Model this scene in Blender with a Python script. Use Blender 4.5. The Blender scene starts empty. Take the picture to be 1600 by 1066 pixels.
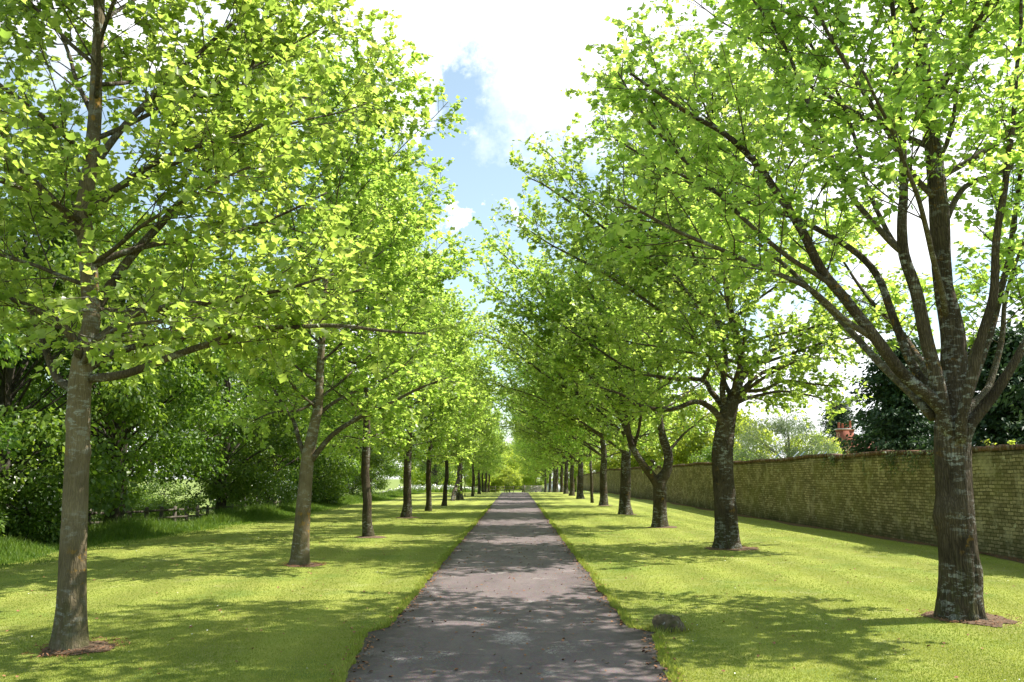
import bpy, math, random
import numpy as np
from mathutils import Vector, noise

R = math.radians
scene = bpy.context.scene
C = scene.collection
random.seed(7)

# ------------------------------------------------------------------ camera
CAM = np.array([0.08, 0.0, 1.70])
PITCH, YAW, FPX = R(9.22), R(0.26), 1300.0
cam_d = bpy.data.cameras.new("camera")
cam_d.sensor_width = 36.0
cam_d.lens = FPX / 1600.0 * 36.0
cam_d.clip_end = 3000.0
cam = bpy.data.objects.new("camera", cam_d)
C.objects.link(cam)
cam.location = CAM
cam.rotation_euler = (R(90) + PITCH, 0, YAW)
scene.camera = cam

_f = np.array([-math.sin(YAW) * math.cos(PITCH), math.cos(YAW) * math.cos(PITCH), math.sin(PITCH)])
_r = np.array([math.cos(YAW), math.sin(YAW), 0.0])
_u = np.cross(_r, _f)


def at(px, py, Y):
    """point of the place seen at a photograph position, at distance Y down the drive"""
    d = _f + (px - 800) / FPX * _r - (py - 533) / FPX * _u
    return CAM + d * (Y / d[1])


def smooth(t):
    t = min(1.0, max(0.0, t))
    return t * t * (3 - 2 * t)


def H(x, y):
    """height of the ground"""
    h = -1.2 * smooth((-10.8 - x) / 6.5)
    if y > 88:
        h -= 0.019 * min(y - 88, 105)
    m = smooth((abs(x) - 1.9) / 2.5)
    h += m * (0.03 * math.sin(x * .35 + 1.3) * math.sin(y * .21) + .015 * math.sin(.8 * x + .33 * y))
    return h


# ------------------------------------------------------------------ object helpers
def tag(o, label=None, cat=None, group=None, kind=None):
    if label: o["label"] = label
    if cat: o["category"] = cat
    if group: o["group"] = group
    if kind: o["kind"] = kind
    return o


def empty(name, loc, rz=0.0):
    o = bpy.data.objects.new(name, None)
    o.empty_display_size = 0.3
    C.objects.link(o)
    o.location = loc
    o.rotation_euler = (0, 0, rz)
    return o


def link(name, me, mat=None, parent=None, loc=(0, 0, 0)):
    o = bpy.data.objects.new(name, me)
    C.objects.link(o)
    if mat: me.materials.append(mat)
    if parent: o.parent = parent
    o.location = loc
    return o


def copy_thing(o, loc, rz=0.0, scale=(1, 1, 1)):
    r = o.copy()
    C.objects.link(r)
    r.location = loc
    r.rotation_euler = (0, 0, rz)
    r.scale = scale
    for ch in list(o.children):
        c = ch.copy()
        C.objects.link(c)
        c.parent = r
        for g in list(ch.children):
            d = g.copy()
            C.objects.link(d)
            d.parent = c
    return r


def mesh_np(name, verts, faces, smooth_shade=False, tint=None):
    """faces: list of (array n x k) groups"""
    me = bpy.data.meshes.new(name)
    verts = np.asarray(verts, dtype=np.float32).reshape(-1, 3)
    me.vertices.add(len(verts))
    me.vertices.foreach_set("co", verts.ravel())
    if not isinstance(faces, list): faces = [faces]
    faces = [np.asarray(f, dtype=np.int32) for f in faces if len(f)]
    nl = sum(f.size for f in faces)
    npoly = sum(len(f) for f in faces)
    me.loops.add(nl)
    me.polygons.add(npoly)
    li = np.concatenate([f.ravel() for f in faces])
    tot = np.concatenate([np.full(len(f), f.shape[1], np.int32) for f in faces])
    start = np.concatenate([[0], np.cumsum(tot)[:-1]]).astype(np.int32)
    me.loops.foreach_set("vertex_index", li)
    me.polygons.foreach_set("loop_start", start)
    me.polygons.foreach_set("loop_total", tot)
    if smooth_shade:
        me.polygons.foreach_set("use_smooth", np.ones(npoly, dtype=bool))
    if tint is not None:
        a = me.attributes.new("tint", 'FLOAT', 'POINT')
        a.data.foreach_set("value", np.asarray(tint, dtype=np.float32))
    me.update(calc_edges=True)
    me.validate()
    return me


class MB:
    """collects boxes, bars and tubes into one mesh"""

    def __init__(s):
        s.v, s.f, s.n = [], {}, 0
        s.t = []

    def add(s, verts, faces, tint=0.5):
        verts = np.asarray(verts, float).reshape(-1, 3)
        for f in faces:
            f = np.asarray(f, dtype=np.int64)
            if f.ndim == 1: f = f[None]
            s.f.setdefault(f.shape[1], []).append(f + s.n)
        s.v.append(verts)
        s.t.append(np.full(len(verts), tint))
        s.n += len(verts)

    def box(s, x0, x1, y0, y1, z0, z1, tint=0.5):
        v = [(x0, y0, z0), (x1, y0, z0), (x1, y1, z0), (x0, y1, z0), (x0, y0, z1), (x1, y0, z1), (x1, y1, z1), (x0, y1, z1)]
        s.add(v, [[(0, 3, 2, 1), (4, 5, 6, 7), (0, 1, 5, 4), (1, 2, 6, 5), (2, 3, 7, 6), (3, 0, 4, 7)]], tint)

    def bar(s, a, b, w, h, tint=0.5):
        """box-section bar from a to b, w wide across, h high"""
        a, b = np.asarray(a, float), np.asarray(b, float)
        d = b - a
        d /= np.linalg.norm(d)
        up = np.array([0, 0, 1.0]) if abs(d[2]) < .9 else np.array([0, 1.0, 0])
        sx = np.cross(d, up); sx /= np.linalg.norm(sx)
        sz = np.cross(sx, d)
        v = []
        for p in (a, b):
            for i, j in ((-1, -1), (1, -1), (1, 1), (-1, 1)):
                v.append(p + sx * i * w / 2 + sz * j * h / 2)
        s.add(v, [[(0, 1, 2, 3), (7, 6, 5, 4), (0, 4, 5, 1), (1, 5, 6, 2), (2, 6, 7, 3), (3, 7, 4, 0)]], tint)

    def tube(s, pts, rad, sides=6, cap=True):
        pts = np.asarray(pts, float)
        n = len(pts)
        rad = np.broadcast_to(np.asarray(rad, float), (n,))
        t = np.gradient(pts, axis=0)
        t /= np.linalg.norm(t, axis=1)[:, None] + 1e-9
        ref = np.array([0.13, 1.0, 0.07]) if abs(t[0][1]) < .8 else np.array([1.0, .1, .05])
        a = np.linspace(0, 2 * math.pi, sides, endpoint=False)
        ca, sa = np.cos(a), np.sin(a)
        V = np.empty((n, sides, 3))
        e = ref
        for i in range(n):
            e = e - t[i] * np.dot(e, t[i])
            e = e / (np.linalg.norm(e) + 1e-9)
            b = np.cross(t[i], e)
            V[i] = pts[i] + rad[i] * (ca[:, None] * e + sa[:, None] * b)
        i = np.arange(n - 1)[:, None] * sides
        j = np.arange(sides)[None, :]
        k = (j + 1) % sides
        q = np.stack([i + j, i + k, i + sides + k, i + sides + j], -1).reshape(-1, 4)
        fs = [q]
        if cap:
            fs.append(np.arange(sides)[::-1][None])
            fs.append((np.arange(sides) + (n - 1) * sides)[None])
        s.add(V.reshape(-1, 3), fs)

    def mesh(s, name, smooth_shade=False):
        return mesh_np(name, np.concatenate(s.v), [np.concatenate(x) for x in s.f.values()], smooth_shade, np.concatenate(s.t))

    def build(s, name, mat, parent=None, smooth_shade=False, loc=(0, 0, 0)):
        return link(name, s.mesh(name, smooth_shade), mat, parent, loc)


# ------------------------------------------------------------------ materials
def new_mat(name):
    m = bpy.data.materials.new(name)
    m.use_nodes = True
    nt = m.node_tree
    for n in list(nt.nodes): nt.nodes.remove(n)
    return m, nt


class NT:
    def __init__(s, nt):
        s.nt = nt

    def n(s, typ, **kw):
        nd = s.nt.nodes.new(typ)
        ins = kw.pop("ins", {})
        for k, v in kw.items(): setattr(nd, k, v)
        for k, v in ins.items():
            if isinstance(v, bpy.types.NodeSocket):
                s.nt.links.new(v, nd.inputs[k])
            else:
                nd.inputs[k].default_value = v
        return nd

    def coord(s, which="Object", scale=(1, 1, 1), loc=(0, 0, 0), rot=(0, 0, 0)):
        tc = s.n("ShaderNodeTexCoord")
        mp = s.n("ShaderNodeMapping", ins={"Vector": tc.outputs[which], "Scale": scale, "Location": loc, "Rotation": rot})
        return mp.outputs[0]

    def noise(s, vec, scale, detail=4, rough=.55, dist=0.0):
        return s.n("ShaderNodeTexNoise", ins={"Vector": vec, "Scale": scale, "Detail": detail, "Roughness": rough, "Distortion": dist}).outputs[0]

    def ramp(s, fac, stops, interp='LINEAR'):
        r = s.n("ShaderNodeValToRGB", ins={"Fac": fac})
        cr = r.color_ramp
        cr.interpolation = interp
        while len(cr.elements) < len(stops): cr.elements.new(.5)
        for e, (p, c) in zip(cr.elements, stops):
            e.position = p
            e.color = (c, c, c, 1) if isinstance(c, (int, float)) else (*c, 1)
        return r.outputs[0]

    def mix(s, fac, a, b, mode='MIX'):
        nd = s.n("ShaderNodeMix", data_type='RGBA', blend_type=mode)
        for sock, v in ((nd.inputs[0], fac), (nd.inputs[6], a), (nd.inputs[7], b)):
            if isinstance(v, bpy.types.NodeSocket): s.nt.links.new(v, sock)
            elif isinstance(v, (int, float)): sock.default_value = v
            else: sock.default_value = (*v, 1)
        return nd.outputs[2]

    def math(s, op, a, b=0.0, c=0.0, clamp=False):
        nd = s.n("ShaderNodeMath", operation=op, use_clamp=clamp)
        for i, v in enumerate((a, b, c)):
            if isinstance(v, bpy.types.NodeSocket): s.nt.links.new(v, nd.inputs[i])
            else: nd.inputs[i].default_value = v
        return nd.outputs[0]

    def bump(s, height, strength=.5, dist=.02, normal=None):
        ins = {"Height": height, "Strength": strength, "Distance": dist}
        if normal: ins["Normal"] = normal
        return s.n("ShaderNodeBump", ins=ins).outputs[0]

    def out(s, shader):
        o = s.n("ShaderNodeOutputMaterial")
        s.nt.links.new(shader, o.inputs[0])

    def pbr(s, col, rough=.8, normal=None, spec=.3, metal=0.0):
        ins = {"Base Color": col if isinstance(col, bpy.types.NodeSocket) else (*col, 1), "Roughness": rough,
               "Specular IOR Level": spec, "Metallic": metal}
        if normal: ins["Normal"] = normal
        return s.n("ShaderNodeBsdfPrincipled", ins=ins).outputs[0]


def leaf_mat(name, stops, trans, tmix=.42, rough=.38, spec=.45):
    m, nt = new_mat(name)
    k = NT(nt)
    at_ = k.n("ShaderNodeAttribute", attribute_name="tint").outputs["Fac"]
    oi = k.n("ShaderNodeObjectInfo").outputs["Random"]
    col = k.ramp(at_, stops)
    hsv = k.n("ShaderNodeHueSaturation", ins={"Color": col, "Value": k.math('MULTIPLY_ADD', oi, .25, .88),
                                              "Hue": k.math('MULTIPLY_ADD', oi, .016, .492)}).outputs[0]
    tcol = k.mix(1.0, hsv, trans, 'MULTIPLY')
    p = k.pbr(hsv, rough, spec=spec)
    t = k.n("ShaderNodeBsdfTranslucent", ins={"Color": tcol}).outputs[0]
    mx = k.n("ShaderNodeMixShader", ins={0: tmix, 1: p, 2: t}).outputs[0]
    k.out(mx)
    return m


M = {}
M["leaf"] = leaf_mat("tulip_leaf", [(0, (.125, .20, .046)), (.5, (.205, .28, .07)), (1, (.29, .355, .115))], (2.5, 2.5, 1.5), .63, .36, .6)
M["wood_leaf"] = leaf_mat("wood_leaf", [(0, (.05, .102, .016)), (.5, (.098, .172, .026)), (1, (.20, .29, .05))], (2.2, 2.1, 1.1), .42, .4, .5)
M["pale_leaf"] = leaf_mat("pale_leaf", [(0, (.18, .25, .04)), (.5, (.25, .32, .055)), (1, (.32, .38, .08))], (2.1, 1.95, 1.2), .6)
M["willow_leaf"] = leaf_mat("willow_leaf", [(0, (.09, .13, .06)), (.5, (.14, .18, .085)), (1, (.2, .23, .11))], (1.8, 1.9, 1.4), .35)
M["conifer"] = leaf_mat("conifer_leaf", [(0, (.03, .065, .028)), (.5, (.05, .10, .038)), (1, (.10, .16, .055))], (1.4, 1.5, 1.0), .18, .55, .35)
M["grass"] = leaf_mat("grass_blade", [(0, (.135, .19, .028)), (.5, (.24, .28, .052)), (1, (.385, .39, .12))], (1.6, 1.55, 1.0), .4, .5, .25)
M["rough_grass"] = leaf_mat("rough_grass_blade", [(0, (.06, .12, .018)), (.6, (.12, .2, .03)), (1, (.22, .27, .07))], (1.9, 1.8, 1.0), .4, .5, .25)


def bark_mat(name, dark, mid, lichen_amt=.6, orange=.5, moss=.5, vscale=34, crack=.5, bstr=.75):
    m, nt = new_mat(name)
    k = NT(nt)
    co = k.coord()
    cs = k.coord(scale=(1, 1, .28))
    n1 = k.noise(cs, 9, 6, .65)
    base = k.ramp(n1, [(.3, dark), (.68, mid)])
    big = k.noise(co, 1.7, 3)
    base = k.mix(k.ramp(big, [(.4, 0.0), (.62, .55)]), base, tuple(min(1, c * 1.55) for c in mid))
    # pale crusted lichen in horizontal flecks
    lf = k.noise(k.coord(scale=(1, 1, 2.6)), 7, 5, .7)
    lreg = k.ramp(k.noise(k.coord(loc=(3, 1, 8)), 1.3, 2), [(.40, 0.0), (.54, 1.0)])
    lm = k.math('MULTIPLY', k.ramp(lf, [(.53, 0.0), (.58, 1.0)]), lreg)
    base = k.mix(k.math('MULTIPLY', lm, lichen_amt), base, (.36, .37, .34))
    of = k.math('MULTIPLY', k.ramp(k.noise(k.coord(loc=(7, 2, 4)), 11, 4, .6), [(.57, 0.0), (.62, 1.0)]),
                k.ramp(k.noise(k.coord(loc=(1, 9, 2)), 1.1, 2), [(.5, 0.0), (.6, 1.0)]))
    base = k.mix(k.math('MULTIPLY', of, orange), base, (.30, .17, .03))
    # moss on the foot of the trunk
    z = k.n("ShaderNodeSeparateXYZ", ins={0: co}).outputs[2]
    mf = k.math('MULTIPLY', k.math('SUBTRACT', 1.0, k.math('DIVIDE', z, .9), clamp=True),
                k.ramp(k.noise(cs, 14, 4), [(.4, 0.0), (.6, 1.0)]))
    base = k.mix(k.math('MULTIPLY', mf, moss), base, (.075, .085, .025))
    fur = k.noise(k.coord(scale=(1, 1, .13)), 34, 3, .6)
    vw = k.n("ShaderNodeVectorMath", operation='ADD', ins={0: k.coord(scale=(1, 1, .09)), 1: k.n("ShaderNodeVectorMath", operation='SCALE', ins={0: k.n("ShaderNodeTexNoise", ins={"Vector": co, "Scale": 11.0, "Detail": 3}).outputs["Color"], "Scale": .03}).outputs[0]}).outputs[0]
    vo = k.n("ShaderNodeTexVoronoi", feature='DISTANCE_TO_EDGE', ins={"Vector": vw, "Scale": vscale}).outputs[0]
    hgt = k.math('ADD', k.math('MULTIPLY', fur, .8), k.math('MULTIPLY', k.math('MINIMUM', vo, .2), 2.0))
    hgt = k.math('ADD', hgt, k.math('MULTIPLY', n1, .7))
    base = k.mix(k.ramp(vo, [(0, crack), (.16, 0.0)]), base, tuple(c * .55 for c in dark))
    k.out(k.pbr(base, .9, k.bump(hgt, bstr, .022), .15))
    return m


M["bark"] = bark_mat("tulip_bark", (.036, .027, .017), (.095, .074, .05), .8, .6, .7, 40, .55, 1.0)
M["bark_light"] = bark_mat("tulip_bark_pale", (.085, .066, .034), (.175, .14, .088), .75, .85, .6, 55, .3, .6)
M["branch"] = bark_mat("branch_bark", (.05, .04, .026), (.11, .09, .06), .5, .2, .0)
M["dark_bark"] = bark_mat("wood_bark", (.03, .026, .02), (.07, .06, .045), .2, .1, .6)


def lawn_mat(name, c0, c1, c2, stripes=.17):
    m, nt = new_mat(name)
    k = NT(nt)
    co = k.coord()
    fine = k.noise(co, 55, 4, .7)
    mid = k.noise(co, 3.2, 5, .65)
    big = k.noise(co, .35, 3)
    col = k.ramp(fine, [(.25, c0), (.5, c1), (.75, c2)])
    col = k.mix(k.ramp(mid, [(.4, 0.0), (.7, .5)]), col, tuple(a * b for a, b in zip(c2, (1.0, .95, .9))))
    col = k.mix(k.ramp(big, [(.4, 0.0), (.65, .4)]), col, c0)
    dry = k.ramp(k.noise(k.coord(loc=(5, 5, 0)), 1.1, 6, .7), [(.56, 0.0), (.72, .45)])
    col = k.mix(dry, col, (.44, .42, .22))
    x = k.n("ShaderNodeSeparateXYZ", ins={0: co}).outputs[0]
    wob = k.math('MULTIPLY_ADD', k.noise(co, .25, 1), .6, x)
    st = k.ramp(k.math('SINE', k.math('MULTIPLY', wob, 5.2)), [(.25, 1 - stripes), (.75, 1 + stripes)])
    st = k.math('MULTIPLY_ADD', k.math('SMOOTH_MAX', k.math('SINE', k.math('MULTIPLY', wob, 5.2)), -0.6, .3), stripes, 1.0)
    cb = k.n("ShaderNodeCombineXYZ", ins={0: st, 1: st, 2: st}).outputs[0]
    col = k.mix(1.0, col, cb, 'MULTIPLY')
    deep = k.ramp(k.noise(k.coord(loc=(2, 8, 0)), .6, 7, .7), [(.52, 0.0), (.66, .55)])
    col = k.mix(deep, col, (.10, .19, .03))
    hgt = k.math('ADD', fine, k.math('MULTIPLY', k.noise(co, 160, 2), .8))
    k.out(k.pbr(col, .85, k.bump(hgt, .7, .03), .15))
    return m


M["lawn"] = lawn_mat("mown_lawn", (.165, .22, .032), (.26, .295, .056), (.35, .355, .10))
M["meadow"] = lawn_mat("meadow_ground", (.10, .15, .025), (.16, .21, .045), (.24, .27, .09), 0.0)


def simple_mat(name, c0, c1, scale=8, rough=.8, bump=.3, dist=.01, spec=.3, metal=0.0, stretch=(1, 1, 1)):
    m, nt = new_mat(name)
    k = NT(nt)
    co = k.coord(scale=stretch)
    n = k.noise(co, scale, 6, .65)
    col = k.ramp(n, [(.3, c0), (.7, c1)])
    k.out(k.pbr(col, rough, k.bump(n, bump, dist), spec, metal))
    return m


M["soil"] = simple_mat("bare_soil", (.08, .055, .038), (.22, .15, .10), 26, .95, 1.0, .03, .1)
M["timber"] = simple_mat("fence_timber", (.06, .05, .04), (.15, .13, .10), 14, .85, .5, .01, .2, stretch=(1, 1, 1))
M["grey_timber"] = simple_mat("gate_timber", (.28, .24, .2), (.45, .4, .34), 14, .8, .4)
M["red_brick"] = simple_mat("chimney_brick", (.25, .075, .045), (.38, .13, .08), 9, .85, .4)
M["pot"] = simple_mat("terracotta", (.33, .09, .05), (.45, .14, .08), 6, .7, .2)
M["tile"] = simple_mat("roof_tile", (.2, .07, .045), (.32, .12, .08), 5, .8, .5, .02)
M["stone_trim"] = simple_mat("pale_stone", (.5, .47, .42), (.66, .63, .58), 6, .7, .2)
M["white_paint"] = simple_mat("white_paint", (.7, .72, .74), (.8, .82, .84), 3, .5, .1)
M["slate"] = simple_mat("shed_roof", (.09, .1, .12), (.16, .18, .2), 8, .6, .3)
M["shed_wall"] = simple_mat("shed_boards", (.42, .44, .46), (.56, .58, .6), 5, .7, .2)
M["dead_leaf"] = simple_mat("dead_leaf", (.16, .07, .035), (.34, .17, .08), 30, .8, .2)
M["petal"] = simple_mat("petal", (.7, .7, .66), (.85, .85, .8), 10, .6, .1)
M["heartwood"] = simple_mat("exposed_heartwood", (.10, .075, .05), (.22, .17, .12), 12, .8, .6, .01, .2, stretch=(1, 1, .2))


def rock_mat():
    m, nt = new_mat("mossy_rock")
    k = NT(nt)
    co = k.coord()
    n = k.noise(co, 9, 7, .7)
    col = k.ramp(n, [(.3, (.055, .042, .026)), (.55, (.14, .108, .065)), (.75, (.26, .22, .15))])
    col = k.mix(k.ramp(k.noise(k.coord(loc=(4, 4, 4)), 7, 5, .6), [(.5, 0.0), (.6, .8)]), col, (.1, .11, .03))
    col = k.mix(k.ramp(k.noise(k.coord(loc=(9, 1, 4)), 16, 4, .6), [(.6, 0.0), (.66, .8)]), col, (.4, .39, .35))
    k.out(k.pbr(col, .9, k.bump(n, .8, .03), .2))
    return m


M["rock"] = rock_mat()


def asphalt_mat():
    m, nt = new_mat("worn_asphalt")
    k = NT(nt)
    co = k.coord()
    grain = k.noise(co, 110, 4, .8)
    vor = k.n("ShaderNodeTexVoronoi", ins={"Vector": co, "Scale": 75}).outputs["Color"]
    patch = k.noise(k.coord(scale=(1, .35, 1)), 1.6, 6, .65)
    col = k.ramp(grain, [(.3, (.050, .039, .040)), (.7, (.180, .142, .141))])
    col = k.mix(.4, col, vor, 'SOFT_LIGHT')
    col = k.mix(k.ramp(patch, [(.35, 0.0), (.7, .6)]), col, (.214, .172, .172))
    pal = k.ramp(k.noise(k.coord(loc=(3, 0, 0)), 2.4, 8, .8), [(.6, 0.0), (.7, .5)])
    col = k.mix(pal, col, (.32, .29, .27))
    crv = k.n("ShaderNodeVectorMath", operation='ADD', ins={0: co, 1: k.n("ShaderNodeVectorMath", operation='SCALE', ins={0: k.n("ShaderNodeTexNoise", ins={"Vector": co, "Scale": 2.5, "Detail": 5}).outputs["Color"], "Scale": .5}).outputs[0]}).outputs[0]
    crk = k.n("ShaderNodeTexVoronoi", feature='DISTANCE_TO_EDGE', ins={"Vector": crv, "Scale": .9}).outputs[0]
    crm = k.math('MULTIPLY', k.ramp(crk, [(.003, .5), (.011, 0.0)]), k.ramp(k.noise(co, .8, 3), [(.45, 0.0), (.6, 1.0)]))
    col = k.mix(crm, col, (.045, .037, .034))
    bare = k.math('MULTIPLY', k.ramp(k.noise(k.coord(loc=(0, 4, 0)), 1.1, 7, .7), [(.57, 0.0), (.66, 1.0)]), k.ramp(vor, [(.35, 0.0), (.6, .75)]))
    col = k.mix(bare, col, (.40, .36, .34))
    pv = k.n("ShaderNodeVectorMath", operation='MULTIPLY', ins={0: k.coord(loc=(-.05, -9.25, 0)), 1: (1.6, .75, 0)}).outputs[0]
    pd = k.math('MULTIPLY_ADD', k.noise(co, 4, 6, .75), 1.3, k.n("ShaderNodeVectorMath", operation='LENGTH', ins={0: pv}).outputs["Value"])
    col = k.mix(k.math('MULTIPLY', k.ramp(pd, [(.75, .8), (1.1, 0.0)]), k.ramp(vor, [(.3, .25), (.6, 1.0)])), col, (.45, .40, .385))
    # darker mossy margins where the tyres never run
    x = k.n("ShaderNodeSeparateXYZ", ins={0: co}).outputs[0]
    edge = k.math('MULTIPLY_ADD', k.noise(co, 3.5, 5, .7), .9, k.math('ABSOLUTE', x))
    col = k.mix(k.ramp(k.math('SUBTRACT', edge, 1.15), [(.35, 0.0), (.68, .8)]), col, (.05, .04, .034))
    hgt = k.math('ADD', grain, k.math('MULTIPLY', k.noise(co, 60, 3), .6))
    k.out(k.pbr(col, .8, k.bump(hgt, .7, .012), .3))
    return m


M["asphalt"] = asphalt_mat()


def wall_mat():
    m, nt = new_mat("old_stock_brick")
    k = NT(nt)
    tc = k.n("ShaderNodeTexCoord").outputs["Object"]
    sp = k.n("ShaderNodeSeparateXYZ", ins={0: tc})
    wob = k.noise(tc, 1.3, 3)
    zz = k.math('MULTIPLY_ADD', wob, .07, k.math('MULTIPLY_ADD', k.noise(tc, 9, 2), .022, sp.outputs[2]))
    vec = k.n("ShaderNodeCombineXYZ", ins={0: k.math('MULTIPLY_ADD', k.noise(tc, 7, 2), .05, sp.outputs[1]), 1: zz, 2: 0.0}).outputs[0]
    bt = k.n("ShaderNodeTexBrick", offset=.5, ins={"Vector": vec, "Color1": (.27, .21, .125, 1), "Color2": (.64, .51, .33, 1),
             "Mortar": (.10, .085, .05, 1), "Scale": 1.0, "Mortar Size": .011, "Mortar Smooth": .15, "Bias": -.15,
             "Brick Width": .232, "Row Height": .078})
    col = bt.outputs[0]
    # weathering of the bricks themselves: soot, moss and pale spalled faces
    grit = k.noise(tc, 24, 5, .7)
    col = k.mix(k.ramp(grit, [(.35, .6), (.6, 0.0)]), col, (.10, .092, .05))
    soot = k.ramp(k.noise(k.coord(scale=(1, 1, 1.6), loc=(2, 0, 5)), 1.3, 8, .7), [(.45, 0.0), (.62, .55)])
    col = k.mix(soot, col, (.085, .078, .045))
    moss = k.ramp(k.noise(k.coord(loc=(8, 3, 1)), .7, 6, .7), [(.48, 0.0), (.6, .5)])
    col = k.mix(moss, col, (.21, .19, .075))
    spall = k.math('MULTIPLY', k.ramp(k.noise(tc, 7, 4, .6), [(.6, 0.0), (.66, 1.0)]),
                   k.ramp(k.noise(k.coord(loc=(4, 7, 1)), .8, 3), [(.48, 0.0), (.6, .8)]))
    col = k.mix(spall, col, (.55, .52, .38))
    pale = k.ramp(k.noise(k.coord(loc=(1, 2, 9)), 1.6, 6, .7), [(.52, 0.0), (.66, .5)])
    col = k.mix(pale, col, (.58, .5, .35))
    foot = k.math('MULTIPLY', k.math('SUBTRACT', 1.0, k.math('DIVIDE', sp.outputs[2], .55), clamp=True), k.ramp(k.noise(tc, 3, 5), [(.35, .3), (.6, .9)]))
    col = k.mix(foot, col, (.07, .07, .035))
    hgt = k.math('ADD', k.math('MULTIPLY', k.math('SUBTRACT', 1.0, bt.outputs["Fac"]), 1.0), k.math('MULTIPLY', grit, .6))
    k.out(k.pbr(col, .92, k.bump(hgt, .9, .02), .12))
    return m


M["wall"] = wall_mat()


def coping_mat():
    m, nt = new_mat("coping_brick")
    k = NT(nt)
    a = k.n("ShaderNodeAttribute", attribute_name="tint").outputs["Fac"]
    col = k.ramp(a, [(0, (.09, .055, .04)), (.35, (.17, .085, .055)), (.7, (.25, .13, .085)), (1, (.30, .27, .22))])
    n = k.noise(k.coord(), 25, 5, .7)
    col = k.mix(k.ramp(n, [(.4, .6), (.6, 0.0)]), col, (.09, .08, .055))
    k.out(k.pbr(col, .9, k.bump(n, .6, .01), .15))
    return m


M["coping"] = coping_mat()


def glass_mat():
    m, nt = new_mat("greenhouse_glass")
    k = NT(nt)
    k.out(k.pbr((.35, .45, .6), .06, None, .9))
    return m


M["glass"] = glass_mat()

# ------------------------------------------------------------------ sky and sun
SUN_EL, SUN_AZ = R(53), R(78)      # azimuth clockwise from the way the drive runs (+Y): sun to the right, slightly ahead
world = bpy.data.worlds.new("World")
scene.world = world
world.use_nodes = True
wn = world.node_tree
for n in list(wn.nodes): wn.nodes.remove(n)
k = NT(wn)
sky = k.n("ShaderNodeTexSky", sky_type='NISHITA', sun_disc=False, sun_elevation=SUN_EL, sun_rotation=SUN_AZ,
          air_density=1.0, dust_density=1.0, ozone_density=.35)
gen = k.n("ShaderNodeTexCoord").outputs["Generated"]
nv = k.n("ShaderNodeTexNoise", ins={"Vector": gen, "Scale": 5.0, "Detail": 10, "Roughness": .66})
nv2 = k.n("ShaderNodeVectorMath", operation='MULTIPLY_ADD', ins={0: nv.outputs["Color"], 1: (.46, .46, .46), 2: (-.23, -.23, -.23)}).outputs[0]
warp = k.n("ShaderNodeVectorMath", operation='ADD', ins={0: gen, 1: nv2}).outputs[0]


def cloud(px, py, rx, rz, soft=.45):
    """a cloud bank seen in that direction: an ellipse in direction space, edges broken by noise"""
    d = at(px, py, 1.0) - CAM
    d = d / np.linalg.norm(d)
    df = k.n("ShaderNodeVectorMath", operation='SUBTRACT', ins={0: warp, 1: tuple(d)}).outputs[0]
    sc = k.n("ShaderNodeVectorMath", operation='MULTIPLY', ins={0: df, 1: (1 / rx, .5 / max(rx, rz), 1 / rz)}).outputs[0]
    ln = k.n("ShaderNodeVectorMath", operation='LENGTH', ins={0: sc}).outputs["Value"]
    return k.ramp(k.math('SUBTRACT', 1.25, ln), [(0.0, 0.0), (soft, 1.0)])


cl = None
for a in ((740, -60, .17, .13, .5), (610, 30, .09, .085, .5), (870, 10, .085, .085, .45), (1000, 40, .10, .09, .6), (780, 345, .030, .016, .8), (610, 180, .022, .018, .9),
          (1340, 170, .17, .17, .5), (1420, 620, .30, .10, .6), (420, 600, .25, .07, .8), (900, 180, .035, .022, .9),
          (300, 150, .08, .06, .7), (1250, -300, .4, .3, .5), (200, -500, .4, .3, .5)):
    c = cloud(*a)
    cl = c if cl is None else k.math('MAXIMUM', cl, c)
hz = k.n("ShaderNodeSeparateXYZ", ins={0: gen}).outputs[2]
lowc = k.ramp(hz, [(0.0, .45), (.12, .2), (.5, .12)])
cl = k.math('MAXIMUM', cl, lowc)
skyc = k.n("ShaderNodeMix", data_type='RGBA', ins={0: cl, 6: k.mix(1.0, sky.outputs[0], (1.04, 1.2, 1.08), 'MULTIPLY'), 7: (9.0, 9.15, 9.4, 1)}).outputs[2]
bg = k.n("ShaderNodeBackground", ins={"Color": skyc, "Strength": .095})
wo = k.n("ShaderNodeOutputWorld")
wn.links.new(bg.outputs[0], wo.inputs[0])

sd = bpy.data.lights.new("sun", 'SUN')
sd.energy = 5.0
sd.angle = R(.53)
sd.color = (1.0, .945, .86)
sun = bpy.data.objects.new("sun", sd)
C.objects.link(sun)
sdir = Vector((math.sin(SUN_AZ) * math.cos(SUN_EL), math.cos(SUN_AZ) * math.cos(SUN_EL), math.sin(SUN_EL)))
sun.rotation_euler = (-sdir).to_track_quat('-Z', 'Y').to_euler()
sun.location = (20, 5, 40)

vs = scene.view_settings
vs.view_transform = 'Standard'
vs.look = 'None'
vs.gamma = 1.0
vs.use_curve_mapping = False
vs.exposure = 1.06

# ------------------------------------------------------------------ ground sheets
def grid_mesh(name, xs, ys, off, xmap=None):
    V = np.empty((len(ys), len(xs), 3))
    for j, y in enumerate(ys):
        for i, x in enumerate(xs):
            xx = xmap(i, x, y) if xmap else x
            V[j, i] = (xx, y, H(xx, y) + off)
    nx = len(xs)
    j = np.arange(len(ys) - 1)[:, None] * nx
    i = np.arange(nx - 1)[None]
    q = np.stack([j + i, j + i + 1, j + nx + i + 1, j + nx + i], -1).reshape(-1, 4)
    return mesh_np(name, V.reshape(-1, 3), q, True)


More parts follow.
